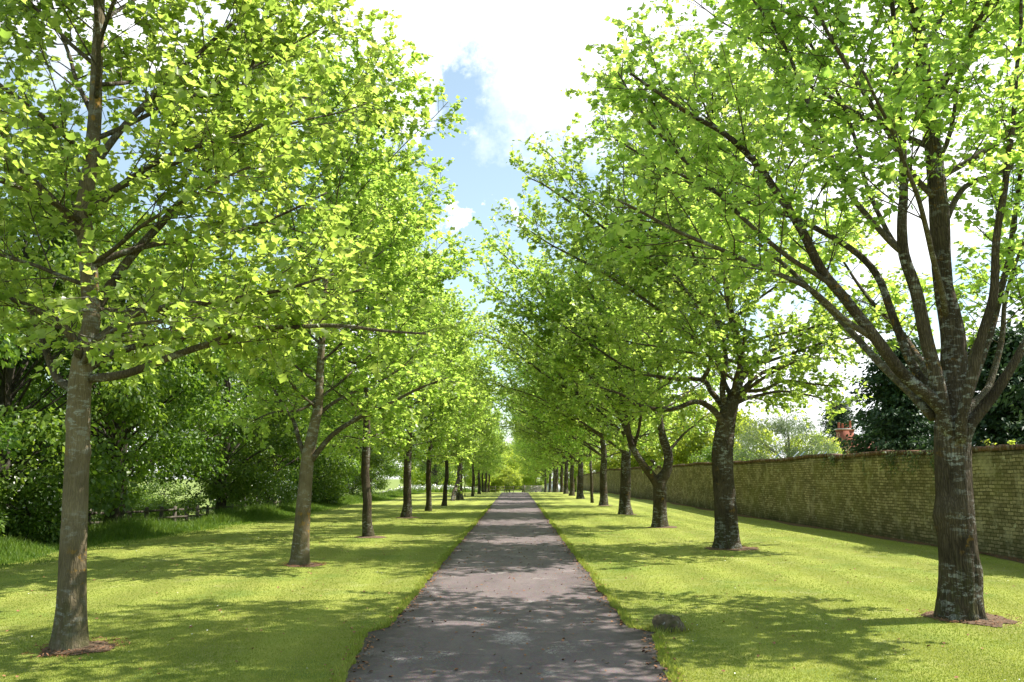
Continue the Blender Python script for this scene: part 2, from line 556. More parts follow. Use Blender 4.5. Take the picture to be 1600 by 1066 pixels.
ys = np.concatenate([np.arange(-60, 0, 3), np.arange(0, 60, .5), np.arange(60, 220, 2), [240, 280, 340, 420, 560, 800, 1300]])
xs = np.concatenate([[-1200, -700, -400, -250, -160, -110, -80, -60, -45, -36], np.arange(-30, 30.01, .5), [36, 45, 60, 80, 110, 160, 250, 400, 700, 1200]])
tag(link("ground", grid_mesh("ground", xs, ys, 0.0), M["meadow"]), "rough meadow ground reaching out beyond the fence and trees", "ground", kind="structure")


def lawn_edge(y):
    return -9.9 + .3 * math.sin(y * .23) + .2 * math.sin(y * .71 + 2) + .12 * math.sin(y * 1.9)


WALLX = lambda y: 10.32 - .0094 * (y - 17)
lx = np.arange(-9.5, 10.01, .5)
ly = ys[(ys > -31) & (ys < 170)]
tag(link("lawn", grid_mesh("lawn", lx, ly, .012, lambda i, x, y: lawn_edge(y) if i == 0 else (min(x, WALLX(y)))), M["lawn"]),
    "mown green lawn on both sides of the drive", "lawn", kind="structure")


def road_half(y, side):
    w = 1.36 + .05 * noise.noise(Vector((side * 7.3, y * .9, 0))) + .05 * noise.noise(Vector((side * 3.1, y * 2.7, 5))) + .03 * noise.noise(Vector((side, y * 8, 9)))
    b = 0.0
    if 7.0 < y < 9.45: b = .22 * (y - 7.0) / 2.45
    elif 9.45 <= y < 9.75: b = .22 * (9.75 - y) / .3
    return w + b


ry = np.concatenate([np.arange(-20, 5, 1.0), np.arange(5, 30, .08), np.arange(30, 60, .25), np.arange(60, 161, 1.0)])


def road_x(i, x, y):
    cx = 0.0 if y < 95 else .0012 * (y - 95) ** 2 * .8
    s = -1 if x < 0 else 1
    return cx + x * road_half(y, s) if abs(x) > .001 else cx


tag(link("driveway", grid_mesh("driveway", np.linspace(-1, 1, 9), ry, .019, road_x), M["asphalt"]),
    "straight worn grey asphalt drive running to the far gate", "driveway", kind="structure")

# strip of bare earth and litter under the wall
by = np.arange(-8, 130, .5)
tag(link("earth_strip", grid_mesh("earth_strip", np.linspace(0, 1, 4), by, .02,
    lambda i, x, y: WALLX(y) - (1 - x) * (.38 + .16 * math.sin(y * .9) + .12 * noise.noise(Vector((y * 1.7, 3, 1)))) + .02), M["soil"]),
    "brown bare earth strip along the foot of the wall", "soil", kind="structure")

# ------------------------------------------------------------------ leaves
def leaf_template(kind):
    if kind == "tulip":
        half = [(.27, .02), (.50, .27), (.37, .52), (.44, .93)]
        b, t = (0, 0), (0, .80)
    elif kind == "simple":
        half = [(.42, .2), (.44, .75)]
        b, t = (0, 0), (0, .95)
    elif kind == "oval":
        half = [(.30, .28), (.28, .68)]
        b, t = (0, 0), (0, 1.0)
    elif kind == "narrow":
        half = [(.13, .35)]
        b, t = (0, 0), (0, 1.0)
    elif kind == "spray":
        half = [(.16, .12), (.26, .45), (.10, .6)]
        b, t = (0, 0), (0, 1.0)
    v = [b, t] + half + [(-x, y) for x, y in half]
    h = len(half)
    f = [[0] + list(range(2, 2 + h)) + [1], [1] + list(range(2 + 2 * h - 1, 1 + h, -1)) + [0]]
    V = np.array([(x, y, .30 * abs(x) - .22 * y * y) for x, y in v])
    return V, np.array(f)


def leaves_mesh(name, P, D, size, rng, kind="tulip", up=.9, jit=.75, clump_tint=None):
    T, F = leaf_template(kind)
    n = len(P)
    D = D / (np.linalg.norm(D, axis=1)[:, None] + 1e-9)
    N = np.array([0, 0, up]) + rng.normal(0, jit, (n, 3))
    N -= D * np.sum(N * D, 1)[:, None]
    N /= np.linalg.norm(N, axis=1)[:, None] + 1e-9
    X = np.cross(D, N)
    s = size * rng.uniform(.5, 1.2, n)
    curl = rng.uniform(.3, 1.9, n)
    V = P[:, None, :] + s[:, None, None] * (T[None, :, 0:1] * X[:, None, :] + T[None, :, 1:2] * D[:, None, :] + T[None, :, 2:3] * curl[:, None, None] * N[:, None, :])
    idx = (np.arange(n) * len(T))[:, None, None] + F[None]
    tint = np.clip(rng.normal(.45, .22, n) + (clump_tint if clump_tint is not None else 0), 0, 1)
    return mesh_np(name, V.reshape(-1, 3), idx.reshape(-1, F.shape[1]), False, np.repeat(tint, len(T)))


def norm(v):
    return v / (np.linalg.norm(v) + 1e-9)


class Env:
    def __init__(s, c, r, zmin=2.2, lean=(0, 0)):
        s.c, s.r, s.zmin = np.array(c, float), np.array(r, float), zmin
        s.e = 2.8

    def inside(s, p):
        q = (p - s.c) / s.r
        return q[0] * q[0] + q[1] * q[1] + abs(q[2]) ** s.e < 1.0 and p[2] > s.zmin

    def radius_at(s, z):
        t = 1 - abs((z - s.c[2]) / s.r[2]) ** s.e
        return math.sqrt(max(.02, t))


def grow(rng, p, d, L, nseg, wob, trop, env=None):
    pts = [p]
    d = norm(d)
    st = L / nseg
    for i in range(nseg):
        d = norm(d + rng.normal(0, wob, 3) + np.array([0, 0, trop * st]))
        p = p + d * st
        if env is not None and not env.inside(p) and i > 0: break
        pts.append(p)
    return np.array(pts)


def resample(pts, rad, step):
    pts = np.asarray(pts, float)
    # smooth curve through the points (Catmull-Rom), then even steps
    P = np.vstack([2 * pts[0] - pts[1], pts, 2 * pts[-1] - pts[-2]])
    rad = np.asarray(rad, float)
    out, ro = [], []
    for i in range(len(pts) - 1):
        p0, p1, p2, p3 = P[i], P[i + 1], P[i + 2], P[i + 3]
        m = max(2, int(np.linalg.norm(p2 - p1) / step))
        for t in np.linspace(0, 1, m, endpoint=False):
            out.append(.5 * ((2 * p1) + (-p0 + p2) * t + (2 * p0 - 5 * p1 + 4 * p2 - p3) * t * t + (-p0 + 3 * p1 - 3 * p2 + p3) * t ** 3))
            ro.append(rad[i] * (1 - t) + rad[i + 1] * t)
    out.append(pts[-1])
    ro.append(rad[-1])
    return np.array(out), np.array(ro)


def trunk_mesh(name, pts, rad, sides, step, amp, seed, flare=.45, flare_h=.55, knots=(), furrow=0.0):
    P, Rr = resample(pts, rad, step)
    n = len(P)
    a = np.linspace(0, 2 * math.pi, sides, endpoint=False)
    V = np.empty((n, sides, 3))
    t = np.gradient(P, axis=0)
    t /= np.linalg.norm(t, axis=1)[:, None]
    e = np.array([1.0, 0.05, 0])
    for i in range(n):
        e = norm(e - t[i] * np.dot(e, t[i]))
        b = np.cross(t[i], e)
        hgt = P[i][2] - P[0][2]
        fl = flare * math.exp(-max(0, hgt) / flare_h * 2.2)
        for j in range(sides):
            c, s_ = math.cos(a[j]), math.sin(a[j])
            d = e * c + b * s_
            q = Vector((c * 1.4 + seed, s_ * 1.4, hgt * 1.3))
            q2 = Vector((c * 4.5 + seed, s_ * 4.5, hgt * 2.2))
            q3 = Vector((c * 12 + seed, s_ * 12, hgt * 3.0))
            w = 1 + amp * (1.3 * noise.noise(q) + .8 * noise.noise(q2) + .35 * noise.noise(q3))
            root = 1 + fl * (.55 + .75 * (noise.noise(Vector((c * 1.9 + seed * 2, s_ * 1.9, 3))) + .35))
            root += .34 * math.exp(-max(0, hgt) / .11) * max(0, noise.noise(Vector((c * 2.6 + seed * 3, s_ * 2.6, 7))) + .25)
            if furrow:
                fv = abs(noise.noise(Vector((c * 6.5 + seed, s_ * 6.5, hgt * 1.5 + .8 * noise.noise(q3 * .5)))))
                w += furrow * (min(fv, .25) * 4 - .6) + furrow * .5 * noise.noise(Vector((c * 16, s_ * 16, hgt * 9)))
            rr = Rr[i] * w * root
            for (kz, ka, kr, kh) in knots:
                dz = (hgt - kz) / kr
                da = math.atan2(math.sin(a[j] - ka), math.cos(a[j] - ka)) * Rr[i] / kr
                rr += kh * math.exp(-(dz * dz + da * da))
            V[i, j] = P[i] + d * rr
    V[0, :, 2] -= .12
    i = np.arange(n - 1)[:, None] * sides
    j = np.arange(sides)[None]
    kk = (j + 1) % sides
    q = np.stack([i + j, i + kk, i + sides + kk, i + sides + j], -1).reshape(-1, 4)
    return mesh_np(name, V.reshape(-1, 3), [q, (np.arange(sides) + (n - 1) * sides)[None]], True)


def make_tree(name, base, label, cat, group, seed, trunk, limbs, env, auto, leaf_size=.14, leaf_kind="tulip", bark="bark",
              branch="branch", leafmat="leaf", l2_step=.36, tw_step=.2, lf_step=.075, l2_len=.5, sides=20, amp=.05, flare=.5,
              limb_parts=False, knots=(), droop=0.0, core=.25, tstep=.07, l2_keep=1.0, up=1.15, jit=.5, flare_h=.55, furrow=0.0):
    """trunk: [(x,y,z,r)...] local to base; limbs: [([(x,y,z)...], r0, r1)...]; auto: dict of limbs sprouting from the leader"""
    rng = np.random.default_rng(seed)
    root = empty(name, base)
    tag(root, label, cat, group)
    tp = np.array([t[:3] for t in trunk], float)
    tr = np.array([t[3] for t in trunk], float)
    link("trunk", trunk_mesh("trunk", tp, tr, sides, tstep, amp, seed * 1.37, flare, flare_h, knots, furrow), M[bark], root)
    wood = MB()
    P, D = [], []
    stems = []
    for pts, r0, r1 in limbs:
        rr = np.linspace(r0, r1, len(pts)) if r0 is not None else None
        p, r_ = resample(pts, rr, .12)
        jit_ = np.zeros_like(p)
        for i in range(2, len(p)):
            q = Vector(tuple(p[i] * 1.6 + seed))
            jit_[i] = np.array(noise.noise_vector(q)) * .022
        p = p + jit_
        if limb_parts:
            b = MB()
            b.tube(p, r_, 10)
            link("limb", b.mesh("limb", True), M["bark"] if r0 > .06 else M[branch], root)
        else:
            wood.tube(p, r_, 9)
        stems.append((p, r_, core))
    # limbs sprouting along the leader
    if auto:
        lp, lr = resample(tp, tr, .1)
        z0, z1, n = auto["z0"], auto["z1"], auto["n"]
        az = rng.uniform(0, 6.28)
        for i in range(n):
            z = z0 + (z1 - z0) * (i + rng.uniform(-.3, .3)) / max(1, n - 1)
            j = int(np.argmin(np.abs(lp[:, 2] - z)))
            az += 2.4 + rng.normal(0, .35)
            f = (z - z0) / max(.1, (z1 - z0))
            th = R(auto.get("a0", 68) * (1 - f) + auto.get("a1", 28) * f + rng.normal(0, 6))
            d = np.array([math.cos(az) * math.sin(th), math.sin(az) * math.sin(th), math.cos(th)])
            L = np.hypot(d[0] * env.r[0], d[1] * env.r[1]) / max(.3, math.sin(th)) * env.radius_at(z) * rng.uniform(.85, 1.1) / max(.5, math.sin(th)) ** .5
            L = min(L, auto.get("lmax", 6.0))
            p = grow(rng, lp[j], d, L, 9, .09, auto.get("trop", .05) * (1 - f) - droop, env)
            if len(p) < 3: continue
            r0 = min(lr[j] * .42, .0075 * L + .007)
            r0 = min(r0, .006 + .009 * np.linalg.norm(np.diff(p, axis=0), axis=1).sum())
            r_ = np.linspace(r0, .006, len(p))
            p, r_ = resample(p, r_, .14)
            wood.tube(p, r_, 7)
            stems.append((p, r_, .12))
        # the leader's own tip also carries shoots
        m = lp[:, 2] > z0 + (z1 - z0) * .6
        if m.sum() > 4: stems.append((lp[m], lr[m], .0))
    # second and third order
    for p, r_, t0 in stems:
        seg = np.linalg.norm(np.diff(p, axis=0), axis=1)
        arc = np.concatenate([[0], np.cumsum(seg)])
        L = arc[-1]
        s = L * t0 + rng.uniform(0, l2_step)
        side = rng.uniform(0, 6.28)
        while s < L:
            if rng.random() > l2_keep:
                s += l2_step
                continue
            i = min(len(p) - 2, int(np.searchsorted(arc, s) - 1))
            t = norm(p[i + 1] - p[i])
            side += math.pi + rng.normal(0, .7)
            ref = norm(np.cross(t, (0, 0, 1)) + 1e-4)
            bi = np.cross(ref, t)
            pr = ref * math.cos(side) + bi * (math.sin(side) * .6 + .18)
            d = norm(t * math.cos(.85) + pr * math.sin(.85))
            f = s / L
            l2 = l2_len * (.5 + .5 * L / 4.0) * (1.35 - .8 * f) * rng.uniform(.6, 1.25) * 2.0
            q = grow(rng, p[i], d, l2, max(3, int(l2 / .3)), .13, .03 - droop, env)
            s += l2_step * rng.uniform(.7, 1.3)
            if len(q) < 2: continue
            rb = min(r_[i] * .6, .004 + .0045 * l2)
            wood.tube(q, np.linspace(rb, .004, len(q)), 4, False)
            sq = np.concatenate([[0], np.cumsum(np.linalg.norm(np.diff(q, axis=0), axis=1))])
            # twigs
            u = .2 * sq[-1] + rng.uniform(0, tw_step)
            while u < sq[-1] + .01:
                a = min(len(q) - 2, max(0, int(np.searchsorted(sq, u) - 1)))
                tt = norm(q[a + 1] - q[a])
                pp = q[a] + tt * (u - sq[a])
                dd = norm(tt * .75 + rng.normal(0, .55, 3) + np.array([0, 0, .05 - droop * 2]))
                tl = rng.uniform(.22, .62)
                e = pp + dd * tl + np.array([0, 0, rng.normal(0, .04)])
                if tl > .3:
                    wood.tube(np.array([pp, (pp + e) / 2 + rng.normal(0, .02, 3), e]), (.0045, .0035, .002), 3, False)
                nl = max(1, int(tl / lf_step))
                ts = rng.uniform(.15, 1.05, nl)
                P.append(pp + (e - pp) * ts[:, None] + rng.normal(0, .03, (nl, 3)))
                D.append(dd * .5 + rng.normal(0, .6, (nl, 3)) * np.array([1, 1, .6]) + np.array([0, 0, -.2]))
                u += tw_step * rng.uniform(.6, 1.4)
    P = np.concatenate(P)
    D = np.concatenate(D)
    # clumps of fresher and older leaves
    cl = np.array([noise.noise(Vector(tuple(x))) for x in P[:, :] * .9]) * .25
    wood.build("branches", M[branch], root)
    link("crown", leaves_mesh("crown", P, D, leaf_size, rng, leaf_kind, up, jit, cl), M[leafmat], root)
    print("TREE", name, len(P), "leaves")
    return root


def soil_patch(x, y, r, seed):
    rng = np.random.default_rng(seed)
    n, rings = 40, 5
    V = [(0, 0, .05)]
    for j in range(1, rings + 1):
        for i in range(n):
            a = i / n * 2 * math.pi
            q = Vector((math.cos(a) * 1.6 + seed, math.sin(a) * 1.6, .3))
            rr = r * j / rings * (1 + .38 * noise.noise(q) + .2 * noise.noise(q * 3.1) * j / rings)
            xx, yy = rr * math.cos(a), rr * math.sin(a)
            z = H(x + xx, y + yy) - H(x, y) + .020 + .05 * (1 - j / rings) + .012 * noise.noise(Vector((xx * 9, yy * 9, seed))) * (1 - j / rings)
            V.append((xx, yy, z))
    tri = [(0, 1 + i, 1 + (i + 1) % n) for i in range(n)]
    qd = []
    for j in range(rings - 1):
        for i in range(n):
            a, b = 1 + j * n + i, 1 + j * n + (i + 1) % n
            qd.append((a, a + n, b + n, b))
    o = link("soil_patch", mesh_np("soil_patch", V, [tri, qd], True), M["soil"], None, (x, y, H(x, y)))
    return tag(o, "ring of reddish bare soil around the foot of an avenue tree", "soil", kind="structure")


AV_R = "tulip trees in the right row along the wall"
AV_L = "tulip trees in the left row along the drive"


def local(base, Y, *pix):
    """photograph positions traced as a limb at distance(s) Y, in the tree's own frame"""
    n = len(pix)
    Ys = Y if isinstance(Y, (list, tuple)) else [Y] * n
    Ys = np.interp(np.linspace(0, 1, n), np.linspace(0, 1, len(Ys)), Ys)
    return [tuple(at(px, py, yy) - np.array(base)) for (px, py), yy in zip(pix, Ys)]


# ---- first right tree: big vase of limbs
bR1 = (5.38, 10.3, H(5.38, 10.3))
Y = 10.3
tr = local(bR1, Y, (1502, 968), (1498, 880), (1492, 790), (1488, 700), (1488, 640), (1489, 528), (1474, 444), (1468, 340), (1460, 247), (1450, 180), (1440, 90), (1432, 0), (1424, -160), (1418, -320))
tr = [(*p, r) for p, r in zip(tr, (.222, .21, .203, .196, .18, .138, .112, .115, .10, .095, .085, .07, .045, .012))]
tr[0] = (tr[0][0], 0, 0, tr[0][3])
limbs = [
    (local(bR1, [10.2, 9.6, 8.9], (1486, 655), (1455, 622), (1422, 594), (1375, 538), (1324, 472), (1281, 420), (1253, 359), (1211, 294), (1178, 252), (1131, 209), (1080, 180), (1020, 140), (985, 115)), 0.088, .014),
    (local(bR1, [10.4, 11.2, 12.4], (1488, 640), (1458, 610), (1436, 589), (1399, 505), (1375, 439), (1342, 397), (1281, 359), (1211, 327), (1117, 298), (1040, 262), (985, 232), (945, 210)), 0.070, .013),
    (local(bR1, [10.2, 9.9, 9.6], (1484, 680), (1474, 636), (1450, 538), (1431, 453), (1413, 397), (1408, 341), (1413, 294), (1410, 228), (1400, 100), (1393, 0), (1380, -140)), 0.095, .02),
    (local(bR1, [9.95, 10.0, 10.2], (1413, 397), (1395, 380), (1338, 317), (1305, 256), (1281, 205), (1250, 130), (1215, 50), (1150, -30), (1080, -90)), 0.042, .012),
    (local(bR1, [10.6, 11.3, 11.8], (1413, 400), (1380, 350), (1352, 280), (1330, 200), (1290, 110), (1220, 10), (1130, -60), (1040, -100)), 0.035, .012),
    (local(bR1, [10.1, 9.5, 9.0], (1500, 690), (1507, 640), (1530, 538), (1553, 463), (1558, 378), (1572, 270), (1582, 200), (1590, 80), (1600, -60)), 0.070, .015),
    (local(bR1, [10.5, 11.0, 11.5], (1500, 660), (1520, 600), (1553, 500), (1577, 402), (1591, 294), (1610, 180), (1640, 60)), 0.063, .015),
    (local(bR1, [10.2, 10.0, 9.6], (1500, 700), (1518, 662), (1553, 617), (1575, 585), (1605, 530), (1640, 440), (1700, 340), (1750, 260)), 0.084, .015),
    (local(bR1, [10.5, 10.9, 11.2], (1496, 670), (1518, 634), (1544, 608), (1563, 538), (1572, 472), (1592, 400), (1630, 330)), 0.060, .013),
    (local(bR1, [10.3, 10.6, 11.0], (1475, 350), (1507, 294), (1563, 270), (1600, 242), (1660, 210)), 0.042, .012),
    (local(bR1, [10.3, 9.8, 9.2], (1462, 260), (1478, 225), (1490, 180), (1500, 110), (1520, 20), (1540, -70)), 0.035, .012),
    (local(bR1, [10.3, 9.4, 8.4, 7.6], (1480, 500), (1462, 420), (1440, 330), (1400, 220), (1350, 110)), 0.042, .012),
    (local(bR1, [10.0, 9.0, 8.2], (1370, 533), (1320, 500), (1260, 450), (1190, 418), (1100, 380), (1010, 335), (965, 312)), 0.039, .012),
    (local(bR1, [9.7, 9.6, 9.8], (1300, 445), (1230, 400), (1150, 330), (1060, 240), (1000, 170), (965, 110)), 0.032, .011),
    ([(0, .1, 2.3), (.2, .7, 2.9), (.3, 1.6, 3.7), (.2, 2.6, 4.6), (.1, 3.5, 5.6)], 0.068, .013),
    ([(-.1, .1, 2.4), (-.5, .8, 3.3), (-1.0, 1.6, 4.4), (-1.7, 2.4, 5.5), (-2.4, 3.1, 6.5)], 0.060, .013),
    ([(.1, .1, 2.4), (.9, .9, 3.3), (1.7, 1.7, 4.3), (2.4, 2.4, 5.3)], 0.060, .013),
]
make_tree("tulip_tree", bR1, "largest tulip tree at right front, dark scarred trunk splitting into many long limbs", "tree", AV_R, 11,
          tr, limbs, Env((-.75, .2, 6.7), (4.95, 4.9, 5.0), 2.9), dict(z0=5.2, z1=11.2, n=18, a0=58, a1=25, trop=.06),
          leaf_size=.09, limb_parts=True, sides=84, furrow=.05, amp=.05, flare=.28, knots=((1.28, 3.95, .12, .045), (1.2, 3.0, .16, .05), (.55, 5.6, .18, .03), (2.3, 4.6, .3, .03)),
          l2_step=.19, tw_step=.125, lf_step=.039, l2_len=.56, tstep=.028, core=.4)
# healed branch scar on the side of that trunk that faces the drive
root = bpy.data.objects["tulip_tree"]
sc_ = MB()
for dx in (-1, 1):
    pts = [(-.087 + dx * .014 + ox, -.165 - dx * .007 + oy, z) for ox, oy, z in ((.0, .0, 1.15), (dx * .024, -dx * .012, 1.23), (dx * .024, -dx * .012, 1.33), (0, .004, 1.42))]
    p, r_ = resample(pts, (.014, .034, .034, .014), .02)
    sc_.tube(p, r_, 8)
sc_.build("branch_scar", M["heartwood"], root, True)

# ---- first left tree: slim pale stem with long level branches
bL1 = (-4.36, 8.65, H(-4.36, 8.65))
Y = 8.65
tr = local(bL1, Y, (110, 1013), (112, 940), (115, 850), (119, 760), (122, 680), (125, 600), (133, 540), (143, 500), (139, 430), (134, 370), (129, 330), (138, 280), (147, 200), (152, 90), (157, -20), (163, -170), (166, -330))
tr = [(*p, r) for p, r in zip(tr, (.146, .133, .123, .118, .115, .113, .095, .085, .09, .085, .08, .075, .07, .06, .05, .03, .01))]
tr[0] = (tr[0][0], 0, 0, tr[0][3])
limbs = [
    (local(bL1, [8.65, 8.5, 8.2], (135, 592), (195, 585), (263, 560), (338, 534), (400, 513), (512, 508), (597, 515), (665, 521)), .05, .010),
    (local(bL1, [8.7, 9.2, 9.8], (140, 575), (188, 549), (255, 534), (320, 520), (400, 492), (480, 478), (570, 450)), .045, .010),
    (local(bL1, [8.6, 8.2, 7.6], (148, 535), (202, 493), (260, 478), (340, 470), (430, 455), (520, 430)), .045, .010),
    (local(bL1, [8.7, 9.0, 9.4], (146, 490), (180, 436), (210, 395), (293, 305), (319, 271), (366, 169), (405, 73), (430, 0)), .06, .012),
    (local(bL1, [8.6, 8.3, 7.9], (128, 560), (109, 523), (80, 498), (49, 478), (0, 458), (-60, 430)), .055, .012),
    (local(bL1, [8.7, 9.2, 9.7], (118, 610), (88, 590), (68, 538), (41, 474), (10, 420), (-30, 360)), .05, .012),
    (local(bL1, [8.65, 8.9, 9.0], (138, 420), (180, 400), (250, 380), (340, 370), (430, 340), (510, 300)), .045, .010),
    (local(bL1, [8.65, 8.3, 7.9], (135, 380), (100, 330), (60, 290), (10, 250), (-40, 220)), .045, .010),
    (local(bL1, [8.65, 8.2, 7.8], (130, 340), (190, 290), (270, 240), (380, 210), (480, 150)), .045, .010),
    (local(bL1, [8.65, 8.9, 9.3], (140, 270), (200, 190), (280, 110), (370, 30), (450, -50)), .045, .010),
    (local(bL1, [8.65, 7.8, 6.9], (130, 570), (150, 535), (190, 510), (250, 500)), .04, .010),
    (local(bL1, [8.7, 10.0, 11.2], (140, 560), (190, 530), (250, 520), (310, 515)), .045, .010),
    (local(bL1, [8.7, 9.9, 11.0], (128, 560), (110, 530), (90, 500), (80, 470)), .045, .010),
]
make_tree("tulip_tree", bL1, "tall slim tulip tree at left front, smooth lichen-spotted trunk and long level boughs", "tree", AV_L, 21,
          tr, limbs, Env((.1, .1, 6.4), (3.1, 3.5, 4.4), 2.45), dict(z0=3.4, z1=10.4, n=30, a0=72, a1=28, trop=.03),
          leaf_size=.09, bark="bark_light", branch="branch", sides=64, furrow=.028, amp=.035, flare=.25, l2_step=.18, tw_step=.115, lf_step=.036, l2_len=.54, tstep=.03,
          knots=((1.95, 6.0, .08, .03), (2.3, 4.3, .09, .02), (1.1, 5.2, .10, .016), (.5, 4.9, .05, .02), (1.75, 4.6, .05, .015)))

# ---- second left
bL2 = (-4.05, 16.3, H(-4.05, 16.3))
tr = local(bL2, 16.3, (468, 886), (472, 820), (477, 760), (481, 715), (490, 670), (498, 630), (500, 580), (505, 500), (510, 400), (512, 300), (515, 210))
tr = [(*p, r) for p, r in zip(tr, (.165, .145, .13, .125, .105, .085, .075, .06, .045, .025, .01))]
tr[0] = (tr[0][0], 0, 0, tr[0][3])
limbs = [
    (local(bL2, [16.3, 15.8, 15.2], (484, 722), (520, 680), (570, 648), (620, 625), (670, 600), (700, 590)), .06, .012),
    (local(bL2, [16.3, 16.6, 17], (478, 715), (468, 690), (460, 660), (437, 622), (410, 580), (380, 540)), .055, .012),
    (local(bL2, [16.3, 16.6, 17.2], (496, 650), (520, 630), (560, 610), (620, 580), (660, 540)), .045, .010),
    (local(bL2, [16.3, 16.1, 15.6], (498, 620), (470, 640), (430, 645), (390, 660)), .035, .010),
]
make_tree("tulip_tree", bL2, "second tree of the left row, leaning trunk with orange lichen and an arching bough", "tree", AV_L, 22,
          tr, limbs, Env((.2, .1, 6.4), (3.0, 3.3, 4.7), 2.35), dict(z0=3.0, z1=10.2, n=26, a0=70, a1=28, trop=.03),
          leaf_size=.104, bark="bark_light", sides=24, amp=.035, flare=.3, l2_step=.18, tw_step=.115, lf_step=.038, l2_len=.54)

# ---- second right
bR2 = (5.12, 20.3, H(5.12, 20.3))
tr = local(bR2, 20.3, (1137, 857), (1134, 800), (1130, 740), (1130, 690), (1138, 645), (1152, 605), (1158, 560), (1140, 480), (1130, 400), (1120, 300), (1115, 200), (1112, 110))
tr = [(*p, r) for p, r in zip(tr, (.28, .255, .245, .24, .205, .12, .10, .085, .07, .05, .03, .01))]
tr[0] = (tr[0][0], 0, 0, tr[0][3])
limbs = [
    (local(bR2, [20.2, 19.6, 19], (1134, 672), (1122, 650), (1108, 636), (1086, 628), (1041, 641), (993, 632), (967, 614), (920, 600)), .095, .016),
    (local(bR2, [20.3, 20.6, 21], (1134, 655), (1129, 636), (1108, 608), (1097, 594), (1046, 591), (993, 580), (940, 550), (880, 510)), .09, .014),
    (local(bR2, [20.2, 19.5, 19], (1097, 594), (1108, 575), (1110, 545), (1100, 500), (1070, 450), (1030, 400)), .06, .012),
    (local(bR2, [20.3, 20.0, 19.6], (1136, 640), (1128, 610), (1135, 560), (1122, 510), (1100, 440), (1060, 350), (1010, 270)), .085, .013),
    (local(bR2, [20.3, 21, 21.6], (1150, 620), (1180, 590), (1220, 570), (1265, 550), (1310, 530)), .065, .012),
    (local(bR2, [20.3, 19.7, 19.1], (1152, 610), (1190, 610), (1225, 595), (1270, 600), (1320, 605)), .055, .012),
    (local(bR2, [20.3, 21.0, 22.0], (1150, 630), (1185, 618), (1230, 612), (1280, 622), (1325, 640)), .05, .010),
    (local(bR2, [20.3, 19.0, 18.0], (1150, 625), (1180, 600), (1215, 578), (1260, 560), (1310, 560)), .055, .010),
    (local(bR2, [20.3, 20.6, 20.8], (1154, 600), (1190, 560), (1240, 530), (1300, 500), (1350, 490)), .055, .010),
    (local(bR2, [20.3, 21.5, 23.0], (1146, 640), (1160, 622), (1190, 625), (1225, 640)), .045, .010),
    (local(bR2, [20.3, 20.5, 21], (1150, 540), (1090, 470), (1000, 400), (910, 330), (855, 292), (820, 275)), .06, .012),
    (local(bR2, [20.3, 19.8, 19.3], (1140, 580), (1050, 500), (950, 430), (865, 385), (820, 355)), .055, .012),
    (local(bR2, [20.3, 21.2, 22.3], (1145, 630), (1130, 590), (1120, 550), (1110, 500)), .07, .012),
    (local(bR2, [20.3, 19.2, 18.2], (1145, 620), (1150, 590), (1160, 550), (1165, 500)), .07, .012),
]
make_tree("tulip_tree", bR2, "second tree of the right row, stout trunk with a low dark snaking bough", "tree", AV_R, 12,
          tr, limbs, Env((-.7, .2, 7.2), (5.7, 5.1, 5.6), 2.75), dict(z0=3.9, z1=11.8, n=30, lmax=7.0, a0=72, a1=28, trop=.04),
          leaf_size=.108, limb_parts=True, sides=44, furrow=.05, amp=.05, flare=.3, l2_step=.2, tw_step=.135, lf_step=.046, l2_len=.56)

# ---- third right: V fork
bR3 = (4.88, 28.3, H(4.88, 28.3))
tr = local(bR3, 28.3, (1031, 824), (1031, 790), (1031, 765), (1032, 752), (1042, 735), (1044, 710), (1036, 685), (1031, 655), (1030, 600), (1034, 500), (1036, 400), (1036, 320))
tr = [(*p, r) for p, r in zip(tr, (.25, .22, .225, .21, .165, .15, .135, .11, .09, .07, .04, .015))]
tr[0] = (tr[0][0], 0, 0, tr[0][3])
limbs = [
    (local(bR3, [28.3, 28.0, 27.6], (1031, 765), (1022, 748), (1010, 733), (996, 712), (985, 690), (979, 660), (970, 610), (955, 540), (930, 470), (890, 410)), .17, .02),
    (local(bR3, [28.0, 28.2, 28.6], (1012, 736), (1024, 726), (1018, 720)), .07, .05),
    (local(bR3, [28.3, 28.6, 29.0], (1044, 705), (1058, 690), (1072, 675), (1090, 660), (1115, 640)), .06, .012),
    (local(bR3, [28.3, 27.8, 27.0], (990, 700), (1000, 660), (1003, 620), (990, 560)), .07, .012),
    (local(bR3, [28.3, 28.0, 27.5], (985, 690), (950, 620), (890, 540), (820, 480), (760, 440)), .06, .012),
    (local(bR3, [28.3, 29.0, 29.8], (990, 690), (940, 590), (870, 490), (810, 420), (765, 380)), .06, .012),
    (local(bR3, [28.3, 28.3, 28.0], (975, 640), (940, 600), (890, 570), (840, 540), (800, 500)), .06, .012),
]
make_tree("tulip_tree", bR3, "third tree of the right row, short trunk forking low into a wide letter V", "tree", AV_R, 13,
          tr, limbs, Env((-.9, .1, 7.2), (6.0, 5.0, 5.6), 2.7), dict(z0=3.4, z1=11.8, n=30, lmax=7.2, a0=68, a1=28, trop=.04),
          leaf_size=.12, limb_parts=True, sides=24, amp=.05, flare=.25, l2_step=.2, tw_step=.135, lf_step=.046, l2_len=.56)


